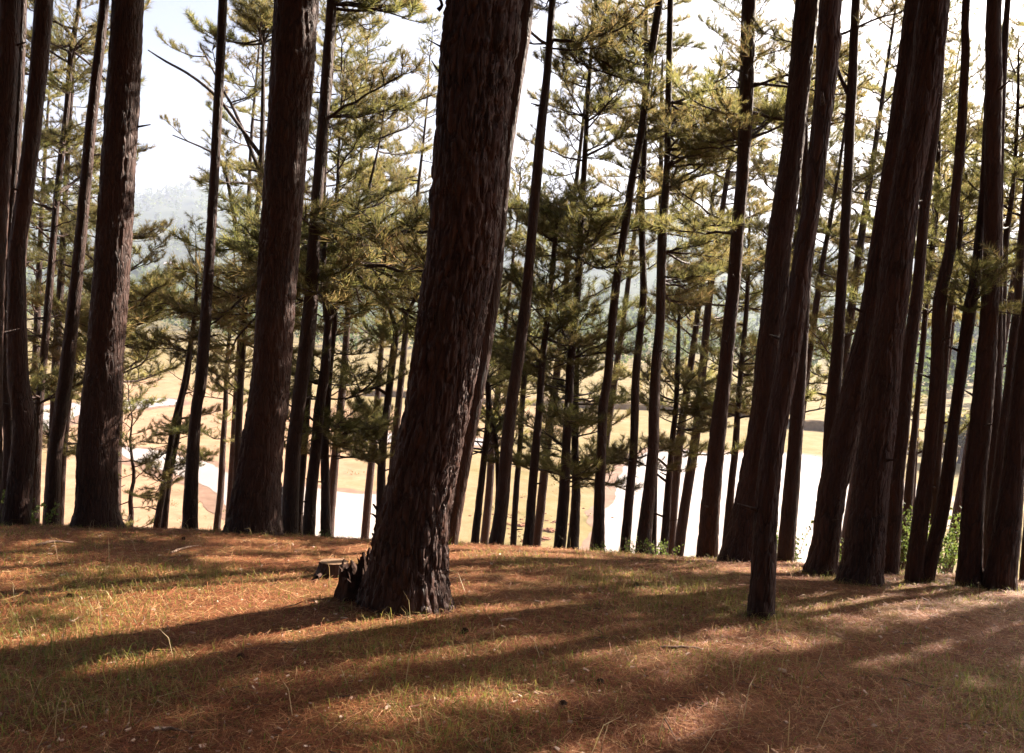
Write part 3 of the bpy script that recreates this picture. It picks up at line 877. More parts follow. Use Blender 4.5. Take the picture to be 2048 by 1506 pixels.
T('pine_tree', [(1360, 560, 6), (1356, 708, 9), (1352, 816, 10), (1347, 859, 11), (1339, 945, 13), (1333, 1032, 16), (1327, 1118, 18)],
  13, 'slim reddish pine with short broken limbs in front of the lake', GS, H=8.6, crown=[(880, 520, 0.95, 32)], crown_hi=False, seg=18, step=0.09,
  limbs=[([(1340, 940, 6), (1325, 925, 5), (1308, 912, 4)], 0, -0.2), ([(1336, 965, 6), (1322, 955, 5), (1305, 940, 3)], 0, -0.2), ([(1333, 1035, 5), (1318, 1030, 4), (1306, 1024, 3)], 0, -0.1), ([(1349, 870, 5), (1362, 862, 4), (1380, 868, 2)], 0, 0.2)])
T('pine_tree', [(1499, 0, 29), (1495, 150, 28), (1491, 250, 27), (1485, 350, 25), (1476, 450, 25), (1469, 550, 25), (1459, 650, 26), (1450, 750, 28), (1441, 816, 31), (1432, 902, 34), (1423, 988, 38), (1417, 1070, 40), (1414, 1122, 44)],
  9.9, 'tall straight pine in front of the middle of the lake', GE, H=15.5, crown=[(480, -40, 1.1, 16)], seg=44, step=0.045, stubs=3)
T('pine_tree', [(1500, 420, 6), (1494, 600, 9), (1483, 730, 11), (1476, 816, 12), (1470, 902, 14), (1461, 988, 15), (1452, 1120, 22)],
  13, 'thin pine right of the tall straight one in front of the lake', GS, H=9.5, crown=[(860, 330, 1.1, 34)], crown_hi=False, seg=18, step=0.1, stubs=2)
T('pine_tree', [(1614, 0, 45), (1605, 100, 43), (1595, 200, 43), (1585, 300, 43), (1571, 400, 47), (1557, 500, 48), (1549, 600, 47), (1538, 700, 48), (1529, 816, 52), (1518, 900, 57), (1505, 988, 63), (1488, 1075, 72), (1476, 1126, 84)],
  8.9, 'thick dark pine behind the nearer slim trunk at the right of the lake', GB, H=17, seg=72, step=0.035, amp=0.09, plate=0.08, flare=0.08)
T('pine_tree', [(1661, 0, 42), (1659, 75, 47), (1655, 115, 43), (1648, 200, 39), (1636, 300, 36), (1625, 400, 35), (1608, 500, 38), (1594, 600, 42), (1579, 700, 44), (1569, 760, 43), (1556, 830, 43), (1544, 902, 45), (1532, 1032, 46), (1526, 1161, 49), (1521, 1235, 55)],
  5.1, 'nearest slim pine on the grass right of the middle', GB, H=13, solve=True, seg=80, step=0.02, amp=0.09, plate=0.045, flare=0.05)
T('pine_tree', [(1611, 200, 10), (1612, 500, 20), (1605, 643, 25), (1600, 730, 26), (1595, 816, 27), (1589, 902, 28), (1582, 988, 31), (1570, 1128, 33)],
  9.6, 'pine standing right behind the nearest slim one, before the lake', GE, H=13, seg=32, step=0.06, stubs=2)
T('pine_tree', [(1712, 0, 16), (1705, 150, 18), (1699, 250, 20), (1698, 300, 19), (1693, 400, 19), (1688, 500, 20), (1681, 600, 21), (1676, 690, 23), (1669, 773, 27), (1666, 816, 29), (1660, 950, 31), (1650, 1130, 33)],
  9.0, 'pine with a forked limb high up, just left of the paired thick trunks', GE, H=14, seg=32, step=0.06, 
  limbs=[([(1696, 185, 10), (1686, 165, 8), (1676, 140, 7), (1671, 112, 6), (1668, 60, 4)], 2, 0.1)], stubs=3)
T('pine_tree', [(1829, 0, 34), (1812, 130, 34), (1795, 250, 33), (1781, 350, 34), (1765, 450, 35), (1751, 550, 36), (1737, 640, 36), (1724, 700, 40), (1710, 773, 48), (1700, 830, 52), (1682, 902, 54), (1664, 988, 52), (1653, 1075, 53), (1646, 1120, 60), (1644, 1140, 70)],
  7.6, 'left trunk of the paired thick pines at the right, leaning strongly', GB, H=15, seg=72, step=0.03, amp=0.09, plate=0.075, flare=0.08)
T('pine_tree', [(1868, 0, 57), (1858, 100, 56), (1846, 200, 55), (1827, 300, 56), (1809, 400, 56), (1796, 500, 58), (1785, 600, 60), (1774, 690, 59), (1766, 773, 61), (1756, 859, 65), (1745, 945, 67), (1736, 1032, 71), (1726, 1118, 77), (1721, 1150, 82), (1719, 1168, 92)],
  6.6, 'right and nearer trunk of the paired thick pines at the right', GB, H=16, solve=True, seg=96, step=0.024, amp=0.10, plate=0.07, flare=0.09)
T('pine_tree', [(1886, 60, 15), (1872, 230, 18), (1856, 350, 20), (1846, 450, 20), (1838, 550, 21), (1827, 640, 24), (1820, 690, 25), (1812, 773, 24), (1804, 859, 26), (1794, 945, 28), (1787, 1032, 32), (1779, 1154, 36)],
  8.3, 'slim pine touching the right side of the paired thick trunks', GE, H=13, seg=40, step=0.05, stubs=2)
T('pine_tree', [(1880, 200, 7), (1876, 320, 10), (1870, 450, 11), (1853, 600, 10), (1846, 686, 11), (1837, 773, 11), (1829, 859, 12), (1821, 945, 16), (1814, 1032, 18), (1805, 1130, 20)],
  10.5, 'thin dark pine in the gap right of the paired thick trunks', GE, H=12, seg=20, step=0.09, crown=[(620, 60, 1.1, 22)], crown_hi=False)
T('pine_tree', [(1868, 520, 5), (1858, 600, 7), (1843, 700, 8), (1835, 816, 9), (1828, 945, 10), (1818, 1110, 12)],
  12.5, 'thin twiggy pine close beside the thin dark one at the right', GS, H=10, crown=[(880, 380, 0.8, 16)], crown_hi=False, seg=14, step=0.14, bare=4)
T('pine_tree', [(1932, 0, 14), (1931, 100, 15), (1926, 200, 17), (1920, 300, 18), (1910, 400, 18), (1900, 500, 21), (1880, 600, 25), (1876, 690, 25), (1872, 773, 25), (1864, 859, 25), (1854, 945, 27), (1842, 1032, 31), (1830, 1130, 32), (1827, 1166, 35)],
  7.0, 'slim pine right of the twiggy ones, rising to a hairline top', GE, H=13, solve=True, seg=40, step=0.05, stubs=3)
T('pine_tree', [(1928, 260, 7), (1925, 350, 8), (1922, 450, 9), (1912, 540, 11), (1902, 600, 13), (1894, 686, 11), (1888, 773, 11), (1881, 859, 13), (1874, 945, 14), (1862, 1130, 16)],
  10, 'thin pine behind the crossing slim pines at the right', GE, H=11, crown=[(620, 80, 1.0, 20)], crown_hi=False, seg=18, step=0.1)
T('pine_tree', [(1976, 200, 12), (1969, 350, 14), (1961, 450, 16), (1951, 550, 20), (1939, 620, 24), (1930, 686, 23), (1918, 773, 22), (1906, 859, 22), (1896, 945, 25), (1882, 1032, 27), (1862, 1118, 28), (1852, 1166, 29)],
  7.1, 'leaning slim pine crossing left at its foot near the right edge', GE, H=13, solve=True, seg=40, step=0.05, crown=[(600, 500, 0.6, 4)], stubs=2)
T('pine_tree', [(1988, 0, 27), (1988, 150, 30), (1986, 250, 30), (1985, 350, 29), (1984, 450, 30), (1982, 550, 30), (1977, 650, 33), (1973, 700, 36), (1968, 773, 37), (1960, 859, 38), (1951, 945, 38), (1945, 1032, 40), (1940, 1130, 44), (1938, 1174, 52)],
  6.65, 'straight pine with clean dark bark near the right edge', GB, H=14, solve=True, seg=56, step=0.035, amp=0.08, plate=0.06, flare=0.05)
T('pine_tree', [(2016, 0, 10), (2008, 100, 14), (2001, 250, 15), (1997, 420, 16), (1994, 700, 20), (1988, 900, 22), (1976, 1150, 24)],
  8.6, 'pine peeping out behind the straight one near the right edge', GE, H=12, seg=28, step=0.08)
T('pine_tree', [(2037, 100, 5), (2036, 200, 6), (2030, 320, 7), (2023, 400, 9), (2012, 475, 12), (2006, 550, 15), (2001, 686, 17), (1992, 800, 17), (1984, 950, 19), (1972, 1160, 22)],
  9.2, 'pine with a thin reddish whip top near the right edge', GE, H=11, seg=24, step=0.09, crown=[(560, 30, 0.95, 14)], crown_hi=False)
T('pine_tree', [(2052, 380, 12), (2042, 500, 14), (2036, 600, 15), (2026, 686, 16), (2018, 773, 17), (2006, 859, 18), (1997, 945, 20), (1988, 1032, 24), (1976, 1165, 28)],
  8.0, 'thin leaning pine left of the outermost trunk at the right', GE, H=12, seg=30, step=0.07)
T('pine_tree', [(2078, 480, 33), (2064, 600, 34), (2047, 740, 34), (2034, 859, 37), (2027, 945, 39), (2017, 1032, 47), (2007, 1118, 52), (2000, 1150, 56), (1998, 1184, 64)],
  6.5, 'outermost trunk at the right, leaning out of the picture', GB, H=14, solve=True, seg=60, step=0.035, amp=0.08, plate=0.06, flare=0.05)
T('pine_tree', [(2084, 700, 13), (2068, 900, 16), (2056, 1060, 18), (2050, 1165, 20)],
  8.4, 'pine cut by the right edge, only its dark foot and low twigs showing', GE, H=12, seg=24, step=0.09, bare=4)

# ------------------------------------------------------------------ more crowns farther down the slope
def slope_tree(px, Y, top_py, low_py, r, bl, nb, label, lean=0.05, group='pines far down the slope'):
    gx_ = at(px, 600, Y)[0]
    zt = at(px, top_py, Y)[2]; zl = at(px, low_py, Y)[2]
    gz_ = float(terrain(gx_, Y)) - 0.1
    rs = np.random.default_rng(int(px * 7 + Y * 13))
    H = zt - gz_
    tz = np.linspace(0, H, 9)
    wv_ = rs.normal(0, 0.05, 9).cumsum() * 0.6
    L4 = np.stack([lean * (tz - H * 0.5) + wv_ - wv_[0], 0 * tz, tz, r * (1 - 0.95 * (tz / H)**1.2) + 0.004], 1)
    root = thing('pine_tree', label, 'pine tree', (gx_, Y, gz_), group)
    obj('trunk', trunk_mesh(L4, 14, [(99, 0.2)], int(px), 0.06, 0.1, M_bark2), root)
    zlo = zl - gz_
    nb = int(nb * 1.35)
    for k in range(nb):
        t = (k + rs.random()) / nb
        z = zlo + (H - zlo) * t
        p = np.array([np.interp(z, tz, L4[:, c]) for c in range(4)])
        add_limb(root, p[:3], k * 2.4 + rs.uniform(-.6, .6), R(rs.uniform(-18, 28) + 35 * t * t), bl / 1.4 * rs.uniform(.65, 1.15) * (1.0 - 0.6 * t * t), rs)
    for k in range(3):
        add_limb(root, L4[-1, :3] - np.array([0, 0, 0.3 * k]), rs.random() * 6.28, R(75 - 18 * k), 0.45, rs)
    return root
for (px, Y, tp, lp, r, bl, nb, lb) in [
    (268, 14.5, 800, 1060, .05, .8, 14, 'small understory pine low between the flared pine and the young bent pine'),
    (1125, 18, -60, 640, .11, 1.3, 30, 'pine with open upper tiers between the tall smooth and the full crowned pines'),
    (1245, 20, -50, 560, .11, 1.4, 26, 'pine rising high behind the sweeping slender pine'),
    (1425, 16, -90, 420, .11, 1.2, 26, 'pine with high boughs just left of the tall straight pine by the lake'),
    (1545, 20, -60, 420, .11, 1.4, 24, 'pine with high boughs just right of the tall straight pine by the lake'),
    (620, 18, -80, 420, .11, 1.4, 26, 'pine with high boughs directly right of the second thick trunk'),
    (118, 17, -60, 560, .11, 1.3, 28, 'pine with high boughs between the crooked and the thin leaning pines at the left'),
    (490, 21, -60, 330, .11, 1.3, 18, 'pine with a high open crown left of the second thick trunk'),
    (75, 19, 90, 760, .12, 1.6, 36, 'bushy pine behind the crooked pine at the left edge'),
    (185, 24, 330, 900, .14, 1.8, 34, 'broad green pine down the slope between the thin leaning and the flared pines'),
    (455, 18, 470, 900, .09, 1.0, 15, 'dark tufted pine low between the slim bare pine and the second thick trunk'),
    (700, 20, 60, 620, .13, 1.7, 40, 'sunlit golden pine rising behind the forked pine'),
    (760, 22, 330, 700, .13, 1.7, 32, 'sunlit pine close left of the thickest trunk'),
    (815, 17, 100, 640, .10, 1.2, 14, 'dark boughed pine reaching out from behind the left side of the thickest trunk'),
    (1010, 20, 330, 880, .12, 1.5, 30, 'feathery pine close right of the thickest trunk'),
    (1400, 19, 190, 820, .13, 1.7, 40, 'layered pine down the slope left of the tall straight one by the lake'),
    (1560, 17, 60, 640, .12, 1.5, 26, 'pine crown spreading between the tall straight and the thick dark pines'),
    (1640, 19, 330, 840, .12, 1.4, 28, 'pine behind the nearest slim trunk with sparse tiers'),
    (1715, 16, -80, 820, .13, 1.5, 34, 'tiered pine seen between the forked limb pine and the paired thick trunks'),
    (1985, 19, -40, 640, .13, 1.6, 30, 'pine whose tiers show on both sides of the straight pine near the right edge'),
    (1840, 22, 40, 700, .13, 1.7, 30, 'hazy pine behind the thin twiggy pines at the right'),
    (1640, 16, 120, 600, .11, 1.2, 16, 'open tiered pine showing right of the nearest slim trunk'),
    (1760, 20, -60, 560, .13, 1.7, 30, 'high crowned pine between the forked limb and the paired thick trunks'),
    (1900, 18, 150, 620, .12, 1.4, 24, 'pine filling the gap above the slim pines at the right'),
    (2030, 17, 60, 700, .12, 1.4, 24, 'pine with high tiers behind the right edge trunks'),
]:
    slope_tree(px, Y, tp, lp, r, bl, nb, lb)

# round green tree by the lake end at the right
# ------------------------------------------------------------------ pines beside and behind the viewer (they shade the hilltop)
def plain_tree(x, y, r, H, ci, label, group):
    gz_ = float(terrain(x, y)) - 0.08
    rs = np.random.default_rng(int(abs(x) * 31 + abs(y) * 17))
    tz = np.linspace(0, H, 7)
    L4 = np.stack([0.07 * tz + rs.normal(0, 0.06, 7), rs.normal(0, 0.06, 7), tz, r * (1 - 0.8 * tz / H)], 1)
    root = thing('pine_tree', label, 'pine tree', (x, y, gz_), group)
    obj('trunk', trunk_mesh(L4, 20, [(99, 0.25)], int(x * 10) % 500, 0.06, 0.1, M_bark2), root)
    c = obj('crown', CROWNS[ci], root, (0.07 * (H - 8), 0, H - 8.0))
    c.rotation_euler = (0, 0, rs.random() * 6.28)
    return root
SIDE = [(11.38, 10.54, .22, 16.62, 0), (14.64, 11.91, .12, 12.81, 0), (6.6, 7.9, .15, 17, 0), (8.1, 8.6, .22, 17.5, 0), (9.9, 9.3, .2, 17, 1), (13.5, 10.2, .15, 13, 1), (12.2, 12.4, .15, 14.5, 0)]
for k, (x, y, r, H, ci) in enumerate(SIDE):
    plain_tree(x, y, r, H, ci, 'tall pine standing to the right beyond the edge of the picture', 'pines beyond the right edge of the picture')
BACK = [(-9, 3, .2, 16), (-12, 8, .2, 17), (-6, -3, .2, 14), (2.5, -4, .22, 13), (-2, -6, .2, 13), (6, -4, .2, 14), (11, -2, .2, 14), (-13, -3, .2, 15), (5, -10, .2, 14), (-7, -10, .2, 14), (15, -8, .2, 15), (0.5, -13, .2, 15),  # unseen pines added to cut the sky light on trunks and ground
    (-4.5, -8, .2, 12), (8.5, -8, .2, 12), (-10, -6, .2, 12), (18, -3, .2, 15), (-17, 2, .2, 16), (-15, -10, .2, 14), (-3, -12, .2, 12), (10, -13, .2, 13), (-20, -5, .2, 15), (20, -10, .2, 14)]
rb = np.random.default_rng(4)
for _ in range(400):
    x, y = rb.uniform(-24, 22), rb.uniform(-24, 9)
    if (y > -2.2 and x > -8.5) or (y > 0 and x > -7 - .75 * y) or min(math.hypot(x - q[0], y - q[1]) for q in BACK) < 2.9: continue
    BACK.append((x, y, .2, rb.uniform(11, 16)))
    if len(BACK) >= 58: break
for k, (x, y, r, H) in enumerate(BACK):
    plain_tree(x, y, r, H, 2 + k % 2, 'unseen tall pine added behind or left of the viewer for shade', 'unseen pines added for shade around the viewer')
# ------------------------------------------------------------------ grass, needles and small things on the hilltop
def scatter(n, ymin=1.9, ymax=11.5, spread=0.95):
    y = ymin * (ymax / ymin) ** rng.random(n)
    x = y * rng.uniform(-spread, spread, n)
    return x, y
def patchiness(x, y):
    g = fbm(x * 0.8 + 3, y * 0.8 + 1, 2.2, 4)
    for (px, py, r_, a) in [(230, 1380, .35, .9), (130, 1300, .45, .5), (640, 1295, .3, .4), (1500, 1335, .3, .9), (900, 1490, .35, .9), (1470, 1215, .35, .6), (1640, 1210, .3, .5),
                            (2000, 1400, .4, .5), (1290, 1165, .6, .5), (330, 1150, .4, .5), (1000, 1110, .6, .8), (1350, 1115, .6, .6), (60, 1130, .8, .5), (620, 1350, .4, .3), (1270, 1275, .3, .3)]:
        p = on_z(px, py, 0)
        Y = ground_hit(px, py) or 9.0
        p = at(px, py, Y)
        g = g + a * np.exp(-((x - p[0])**2 + (y - p[1])**2) / (2 * r_**2))
    return g

def blades(x, y, h, w, bend, mat_, name, rs):
    n = len(x)
    z = terrain(x, y) - 0.006
    az = rs.random(n) * 6.283
    b = np.stack([np.cos(az), np.sin(az), np.zeros(n)], 1)
    s = np.stack([-np.sin(az), np.cos(az), np.zeros(n)], 1)
    P0 = np.stack([x, y, z], 1)
    hh = h[:, None]; bb = (h * bend)[:, None]
    P1 = P0 + b * bb * 0.35 + np.array([0, 0, 1]) * hh * 0.6
    P2 = P0 + b * bb * 1.1 + np.array([0, 0, 1]) * hh * (1.0 - 0.35 * bend[:, None])
    ww = w[:, None]
    V = np.stack([P0 - s * ww / 2, P0 + s * ww / 2, P1 + s * ww * .4, P1 - s * ww * .4, P2], 1).reshape(-1, 3)
    i = np.arange(n)[:, None] * 5
    q = i + np.array([[0, 1, 2, 3]]); t = i + np.array([[3, 2, 4]])
    return new_mesh(name, V, [q, t], [mat_], smooth_shade=False)

rs = np.random.default_rng(21)
x, y = scatter(230000)
g = patchiness(x, y)
keep = rs.random(len(x)) < np.clip(0.10 + 0.75 * smooth(-0.15, 0.75, g), 0, 1) * (0.35 + 0.65 * smooth(2, 4, y))
x, y, g = x[keep], y[keep], g[keep]
h = rs.gamma(4, 0.0105, len(x)) * (0.75 + 0.55 * smooth(0, 1, g))
# tufts crowding the feet of the trunks
for o_ in [q for q in bpy.data.objects if q.name.startswith('pine_tree') and 1 < q.location.y < 11 and abs(q.location.x) < q.location.y]:
    tr_ = next(c_ for c_ in o_.children if c_.name.startswith('trunk'))
    co = np.empty(len(tr_.data.vertices) * 3, np.float32); tr_.data.vertices.foreach_get('co', co); co = co.reshape(-1, 3)
    lowv = co[co[:, 2] < 0.12]
    rb_ = np.hypot(*(lowv[:, :2] - lowv[:, :2].mean(0)).T).max()
    m_ = int(160 * rb_ / .2) + 40
    a_ = rs.random(m_) * 6.283; q_ = rb_ * (1.0 + rs.gamma(1.3, .22, m_))
    x = np.concatenate([x, o_.location.x + q_ * np.cos(a_)]); y = np.concatenate([y, o_.location.y + q_ * np.sin(a_)])
    h = np.concatenate([h, rs.gamma(4, .014, m_)])
o = obj('grass', blades(x, y, h, rs.uniform(.002, .0045, len(x)) * (0.8 + 0.05 * y), rs.uniform(.3, 1.4, len(x)), M_grass, 'grass', rs))
tag(o, 'short olive and straw coloured grass growing through the pine needles', 'grass', kind='stuff')

# fallen pine needles
n = 300000
x, y = scatter(n)
z = terrain(x, y) + rs.uniform(0.001, 0.018, n)
az = rs.random(n) * 6.283
tl = rs.normal(0, 0.16, n)
L = rs.uniform(.06, .17, n)
d = np.stack([np.cos(az) * np.cos(tl), np.sin(az) * np.cos(tl), np.sin(tl)], 1)
s = np.stack([-np.sin(az), np.cos(az), rs.normal(0, .3, n)], 1)
w = rs.uniform(.0012, .0026, n) * (0.7 + 0.12 * y)
P = np.stack([x, y, z], 1)
V = np.stack([P - d * L[:, None] / 2 - s * w[:, None] / 2, P - d * L[:, None] / 2 + s * w[:, None] / 2, P + d * L[:, None] / 2], 1).reshape(-1, 3)
o = obj('pine_needles', new_mesh('pine_needles', V, [np.arange(3 * n).reshape(-1, 3)], [M_litter], smooth_shade=False))
tag(o, 'reddish brown carpet of fallen pine needles on the hilltop', 'pine needles', kind='stuff')

# bits of bark and pale chips lying about
n = 1100
x, y = scatter(n, 2.2, 10)
z = terrain(x, y) + 0.012
parts = []
az = rs.random(n) * 6.283
sz = rs.gamma(2.0, 0.003, n) + 0.003
d = np.stack([np.cos(az), np.sin(az), rs.normal(0, .2, n)], 1); s = np.stack([-np.sin(az), np.cos(az), rs.normal(0, .3, n)], 1)
P = np.stack([x, y, z], 1)
c1 = P - d * sz[:, None] - s * sz[:, None] * .3; c2 = P + d * sz[:, None] - s * sz[:, None] * .4
c3 = P + d * sz[:, None] * .8 + s * sz[:, None] * .4; c4 = P - d * sz[:, None] * .7 + s * sz[:, None] * .35
top = np.array([0, 0, 0.005])
V = np.stack([c1, c2, c3, c4, c1 + top, c2 + top, c3 + top, c4 + top], 1).reshape(-1, 3)
bx = np.array([[0, 3, 2, 1], [4, 5, 6, 7], [0, 1, 5, 4], [1, 2, 6, 5], [2, 3, 7, 6], [3, 0, 4, 7]])
f = (np.arange(n)[:, None, None] * 8 + bx[None]).reshape(-1, 4)
o = obj('bark_chips', new_mesh('bark_chips', V, [f], [M_chip], smooth_shade=False))
tag(o, 'pale flakes of bark scattered over the needle carpet', 'bark chips', kind='stuff')

# tall dry stalks
n = 260
x, y = scatter(n, 2.3, 10.4)
pr = rs.random(n) < 0.75
x, y = x[pr], y[pr]
h = rs.uniform(.10, .26, len(x))
o = obj('dry_stalks', blades(x, y, h, np.full(len(x), .004), rs.uniform(.2, 1.3, len(x)), M_dry, 'dry_stalks', rs))
tag(o, 'thin bleached grass stalks standing above the short grass', 'dry grass', kind='stuff')

def gpt(px, py, default=9.5):
    Y = ground_hit(px, py) or default
    p = at(px, py, Y)
    p[2] = float(terrain(p[0], p[1]))
    return p

# small dark twigs
n = 420
x, y = scatter(n, 2.2, 9)
z = terrain(x, y) + .012
az = rs.random(n) * 6.283; L = rs.gamma(3, .022, n) + .02
parts = []
for k in range(n):
    q = np.linspace(-.5, .5, 4)[:, None]
    d = np.array([math.cos(az[k]), math.sin(az[k]), rs.normal(0, .12)])
    S = np.array([x[k], y[k], z[k]]) + d * L[k] * q + rs.normal(0, .05 * L[k], (4, 3)) * [1, 1, .4]
    parts.append(tube(S, np.full(4, rs.uniform(.0015, .0035)), 4))
V_, f_ = join(parts)
tag(obj('twig_litter', new_mesh('twig_litter', V_, [f_], [M_stick])), 'small dark twigs strewn through the needles and grass', 'twigs', kind='stuff')

# pine cones
def cone_mesh(seed):
    rs = np.random.default_rng(seed)
    parts = []
    prof = [(0.0, .010), (.008, .020), (.02, .025), (.034, .023), (.048, .016), (.06, .005)]
    Vc, fc = tube(np.array([(0, 0, z) for z, r in prof]), np.array([r * .7 for z, r in prof]), 8)
    parts.append((Vc, fc))
    for k in range(46):
        t = k / 46
        z = .004 + .052 * t
        r = np.interp(z, [p[0] for p in prof], [p[1] for p in prof])
        a = k * 2.4
        dd = np.array([math.cos(a), math.sin(a), 0]); ss = np.array([-math.sin(a), math.cos(a), 0]); u_ = np.array([0, 0, 1])
        b = dd * r * .6 + u_ * z
        tip = dd * r * 1.25 + u_ * (z + .006)
        w_ = .007 * (1.1 - .5 * t)
        V_ = np.array([b - ss * w_ * .6, b + ss * w_ * .6, tip + ss * w_ * .7, tip - ss * w_ * .7,
                       b - ss * w_ * .6 - u_ * .003, b + ss * w_ * .6 - u_ * .003, tip + ss * w_ * .7 - u_ * .004, tip - ss * w_ * .7 - u_ * .004])
        parts.append((V_, bx))
    V_, f_ = join(parts)
    return new_mesh('pine_cone', V_, [f_], [M_cone], smooth_shade=False)
CM = [cone_mesh(1), cone_mesh(2)]
for k, (px, py, sc, lb) in enumerate([(930, 1266, 0.64, 'dark pine cone lying in the shadow stripe below the thickest trunk'), (1268, 1172, 0.66, 'pine cone on the grass midway between the thickest trunk and the nearest slim pine'),
                                      (474, 1318, 0.61, 'pine cone at the lower rim of the wide tree shadow at the left'), (133, 1196, 0.56, 'pine cone by the thin shadow stripe at the far left'),
                                      (1126, 1418, 0.61, 'pine cone in the shade at the bottom right of centre'), (1205, 1374, 0.56, 'small pine cone in the shade below the sunlit patch'),
                                      (370, 1082, 0.61, 'pine cone on the shaded rise between the slim bare pine and the second thick trunk')]):
    p = gpt(px, py)
    o = obj('pine_cone', CM[k % 2], None, (p[0], p[1], p[2] + .024 * sc))
    o.scale = (sc,) * 3
    o.rotation_euler = (R(80 + 15 * k), R(20 * k), R(57 * k))
    tag(o, lb, 'pine cone', 'pine cones on the needle carpet')

# fallen sticks
def stick(pts, r, label, m=None):
    P = np.array([gpt(*q) for q in pts]); P[:, 2] += r * 0.8
    P[len(P) // 2, 2] += r * 1.2
    c = P[0].copy()
    S = spline(P, 14)
    S[:, :2] += rs.normal(0, 0.004, (14, 2))
    V_, f_ = tube(S - c, r * (1 - .55 * np.linspace(0, 1, 14)) * rs.uniform(.85, 1.15, 14), 6)
    o = obj('fallen_stick', new_mesh('fallen_stick', V_, [f_], [m or M_stick]), None, c)
    return tag(o, label, 'stick', 'fallen sticks on the needle carpet')
stick([(72, 1093), (110, 1089), (147, 1088)], .014, 'dark stick lying on the rise left of the flared pine')
stick([(343, 1108), (368, 1101), (398, 1093)], .012, 'pale bent stick on the shaded rise below the slim bare pine', M_chip)
stick([(304, 1464), (345, 1468), (392, 1469)], .008, 'dark twig at the bottom left on the sunlit needles')
stick([(1318, 1298), (1360, 1302), (1398, 1299)], .010, 'stick at the right end of the long sunlit patch')
stick([(1782, 1358), (1815, 1366), (1884, 1383)], .006, 'long thin twig on the shaded ground at the lower right')
stick([(1476, 1369), (1500, 1374), (1528, 1381)], .006, 'short twig beside the grass tuft at the lower right')
stick([(135, 1243), (143, 1248), (160, 1236)], .007, 'bleached crooked twig at the left between two shadows', M_chip)
stick([(1000, 1243), (1030, 1244), (1046, 1249)], .008, 'pale stick on the sunlit needles right of the thickest trunk', M_chip)
stick([(24, 1467), (40, 1469), (58, 1472)], .005, 'pale twig in the bottom left corner', M_chip)

# cut plank end between the paired pines
p = gpt(1672, 1138)
Vp = []
parts = []
for k in range(2):
    dx = np.array([0.075, -0.02, -0.012]); dn = np.array([0.008, 0.022, 0]); uz = np.array([0, 0, .011])
    b = np.array([0, 0.0, .012 + .02 * k]) + np.array([0.004 * k, 0.004 * k, 0])
    parts.append((np.array([b - dx - dn - uz * .6, b + dx - dn - uz * .6, b + dx + dn - uz * .6, b - dx + dn - uz * .6, b - dx - dn + uz * .6, b + dx - dn + uz * .6, b + dx + dn + uz * .6, b - dx + dn + uz * .6]), bx))
for k, (V_, f_) in enumerate(parts):
    o = obj('wood_slat', new_mesh('wood_slat', V_, [f_], [M_chip], smooth_shade=False), None, p)
    tag(o, ['lower pale wood slat lying at the foot of the paired thick pines', 'upper pale wood slat lying at the foot of the paired thick pines'][k], 'wood slat', 'pale wood slats on the grass')

# the sawn stump left of the leaning pine
Y = ground_hit(662, 1152)
st = at(667, 1150, Y); st[2] = float(terrain(st[0], st[1]))
root = thing('tree_stump', 'low sawn tree stump with a pale cut face left of the thickest trunk', 'tree stump', st)
hS = at(660, 1123, Y)[2] - st[2]
ns, K = 30, 12
th = np.arange(ns) * 2 * math.pi / ns
rows = []
for k in range(K):
    t = k / (K - 1)
    rr = (0.105 + 0.075 * (1 - t)**2.2) * (1 + 0.07 * vnoise(np.cos(th) * 2, np.sin(th) * 2, t * 2) + 0.05 * np.sign(np.sin(th * 7 + t)) * vnoise(np.cos(th) * 6, np.sin(th) * 6, 3) + (1 - t)**2 * .25 * np.maximum(0, np.cos(th * 3 + 1)))
    rows.append(np.stack([rr * np.cos(th), rr * np.sin(th), np.full(ns, -0.05 + (hS + .05) * t) + (-0.13 * t**3 * rr * np.sin(th))], 1))
Vs = np.concatenate(rows)
i = np.arange(K - 1)[:, None] * ns; j = np.arange(ns)[None]
f = np.stack([i + j, i + (j + 1) % ns, i + ns + (j + 1) % ns, i + ns + j], -1).reshape(-1, 4)
obj('stump_bark', new_mesh('stump_bark', Vs, [f], [M_bark]), root)
top = rows[-1].copy(); ct = top.mean(0)
ring = ct + (top - ct) * 0.97
ring[:, 2] += 0.003
Vt = np.concatenate([[ct + [0, 0, .004]], ct + (ring - ct) * .55 + np.array([0, 0, .002]), ring, ring - [0, 0, .012]])
tri = np.array([[0, 1 + k, 1 + (k + 1) % ns] for k in range(ns)])
qd = np.array([[1 + k, 1 + ns + k, 1 + ns + (k + 1) % ns, 1 + (k + 1) % ns] for k in range(ns)] + [[1 + ns + k, 1 + 2 * ns + k, 1 + 2 * ns + (k + 1) % ns, 1 + ns + (k + 1) % ns] for k in range(ns)])
obj('cut_face', new_mesh('cut_face', Vt, [tri, qd], [M_cut], smooth_shade=False), root)
pr_ = []
for (pl, r_) in [([(648, 1140), (655, 1158), (663, 1178), (668, 1195)], .022), ([(652, 1142), (643, 1148), (634, 1154)], .02), ([(663, 1152), (668, 1168), (667, 1190)], .014)]:
    Q = np.array([at(a, b, Y - 0.35 * k / 3) - st for k, (a, b) in enumerate(pl)])
    S = spline(Q, 10)
    pr_ = tube(S, r_ * (1 - .35 * np.linspace(0, 1, 10)), 7)
    obj('root', new_mesh('root', pr_[0], [pr_[1]], [M_rot]), root)

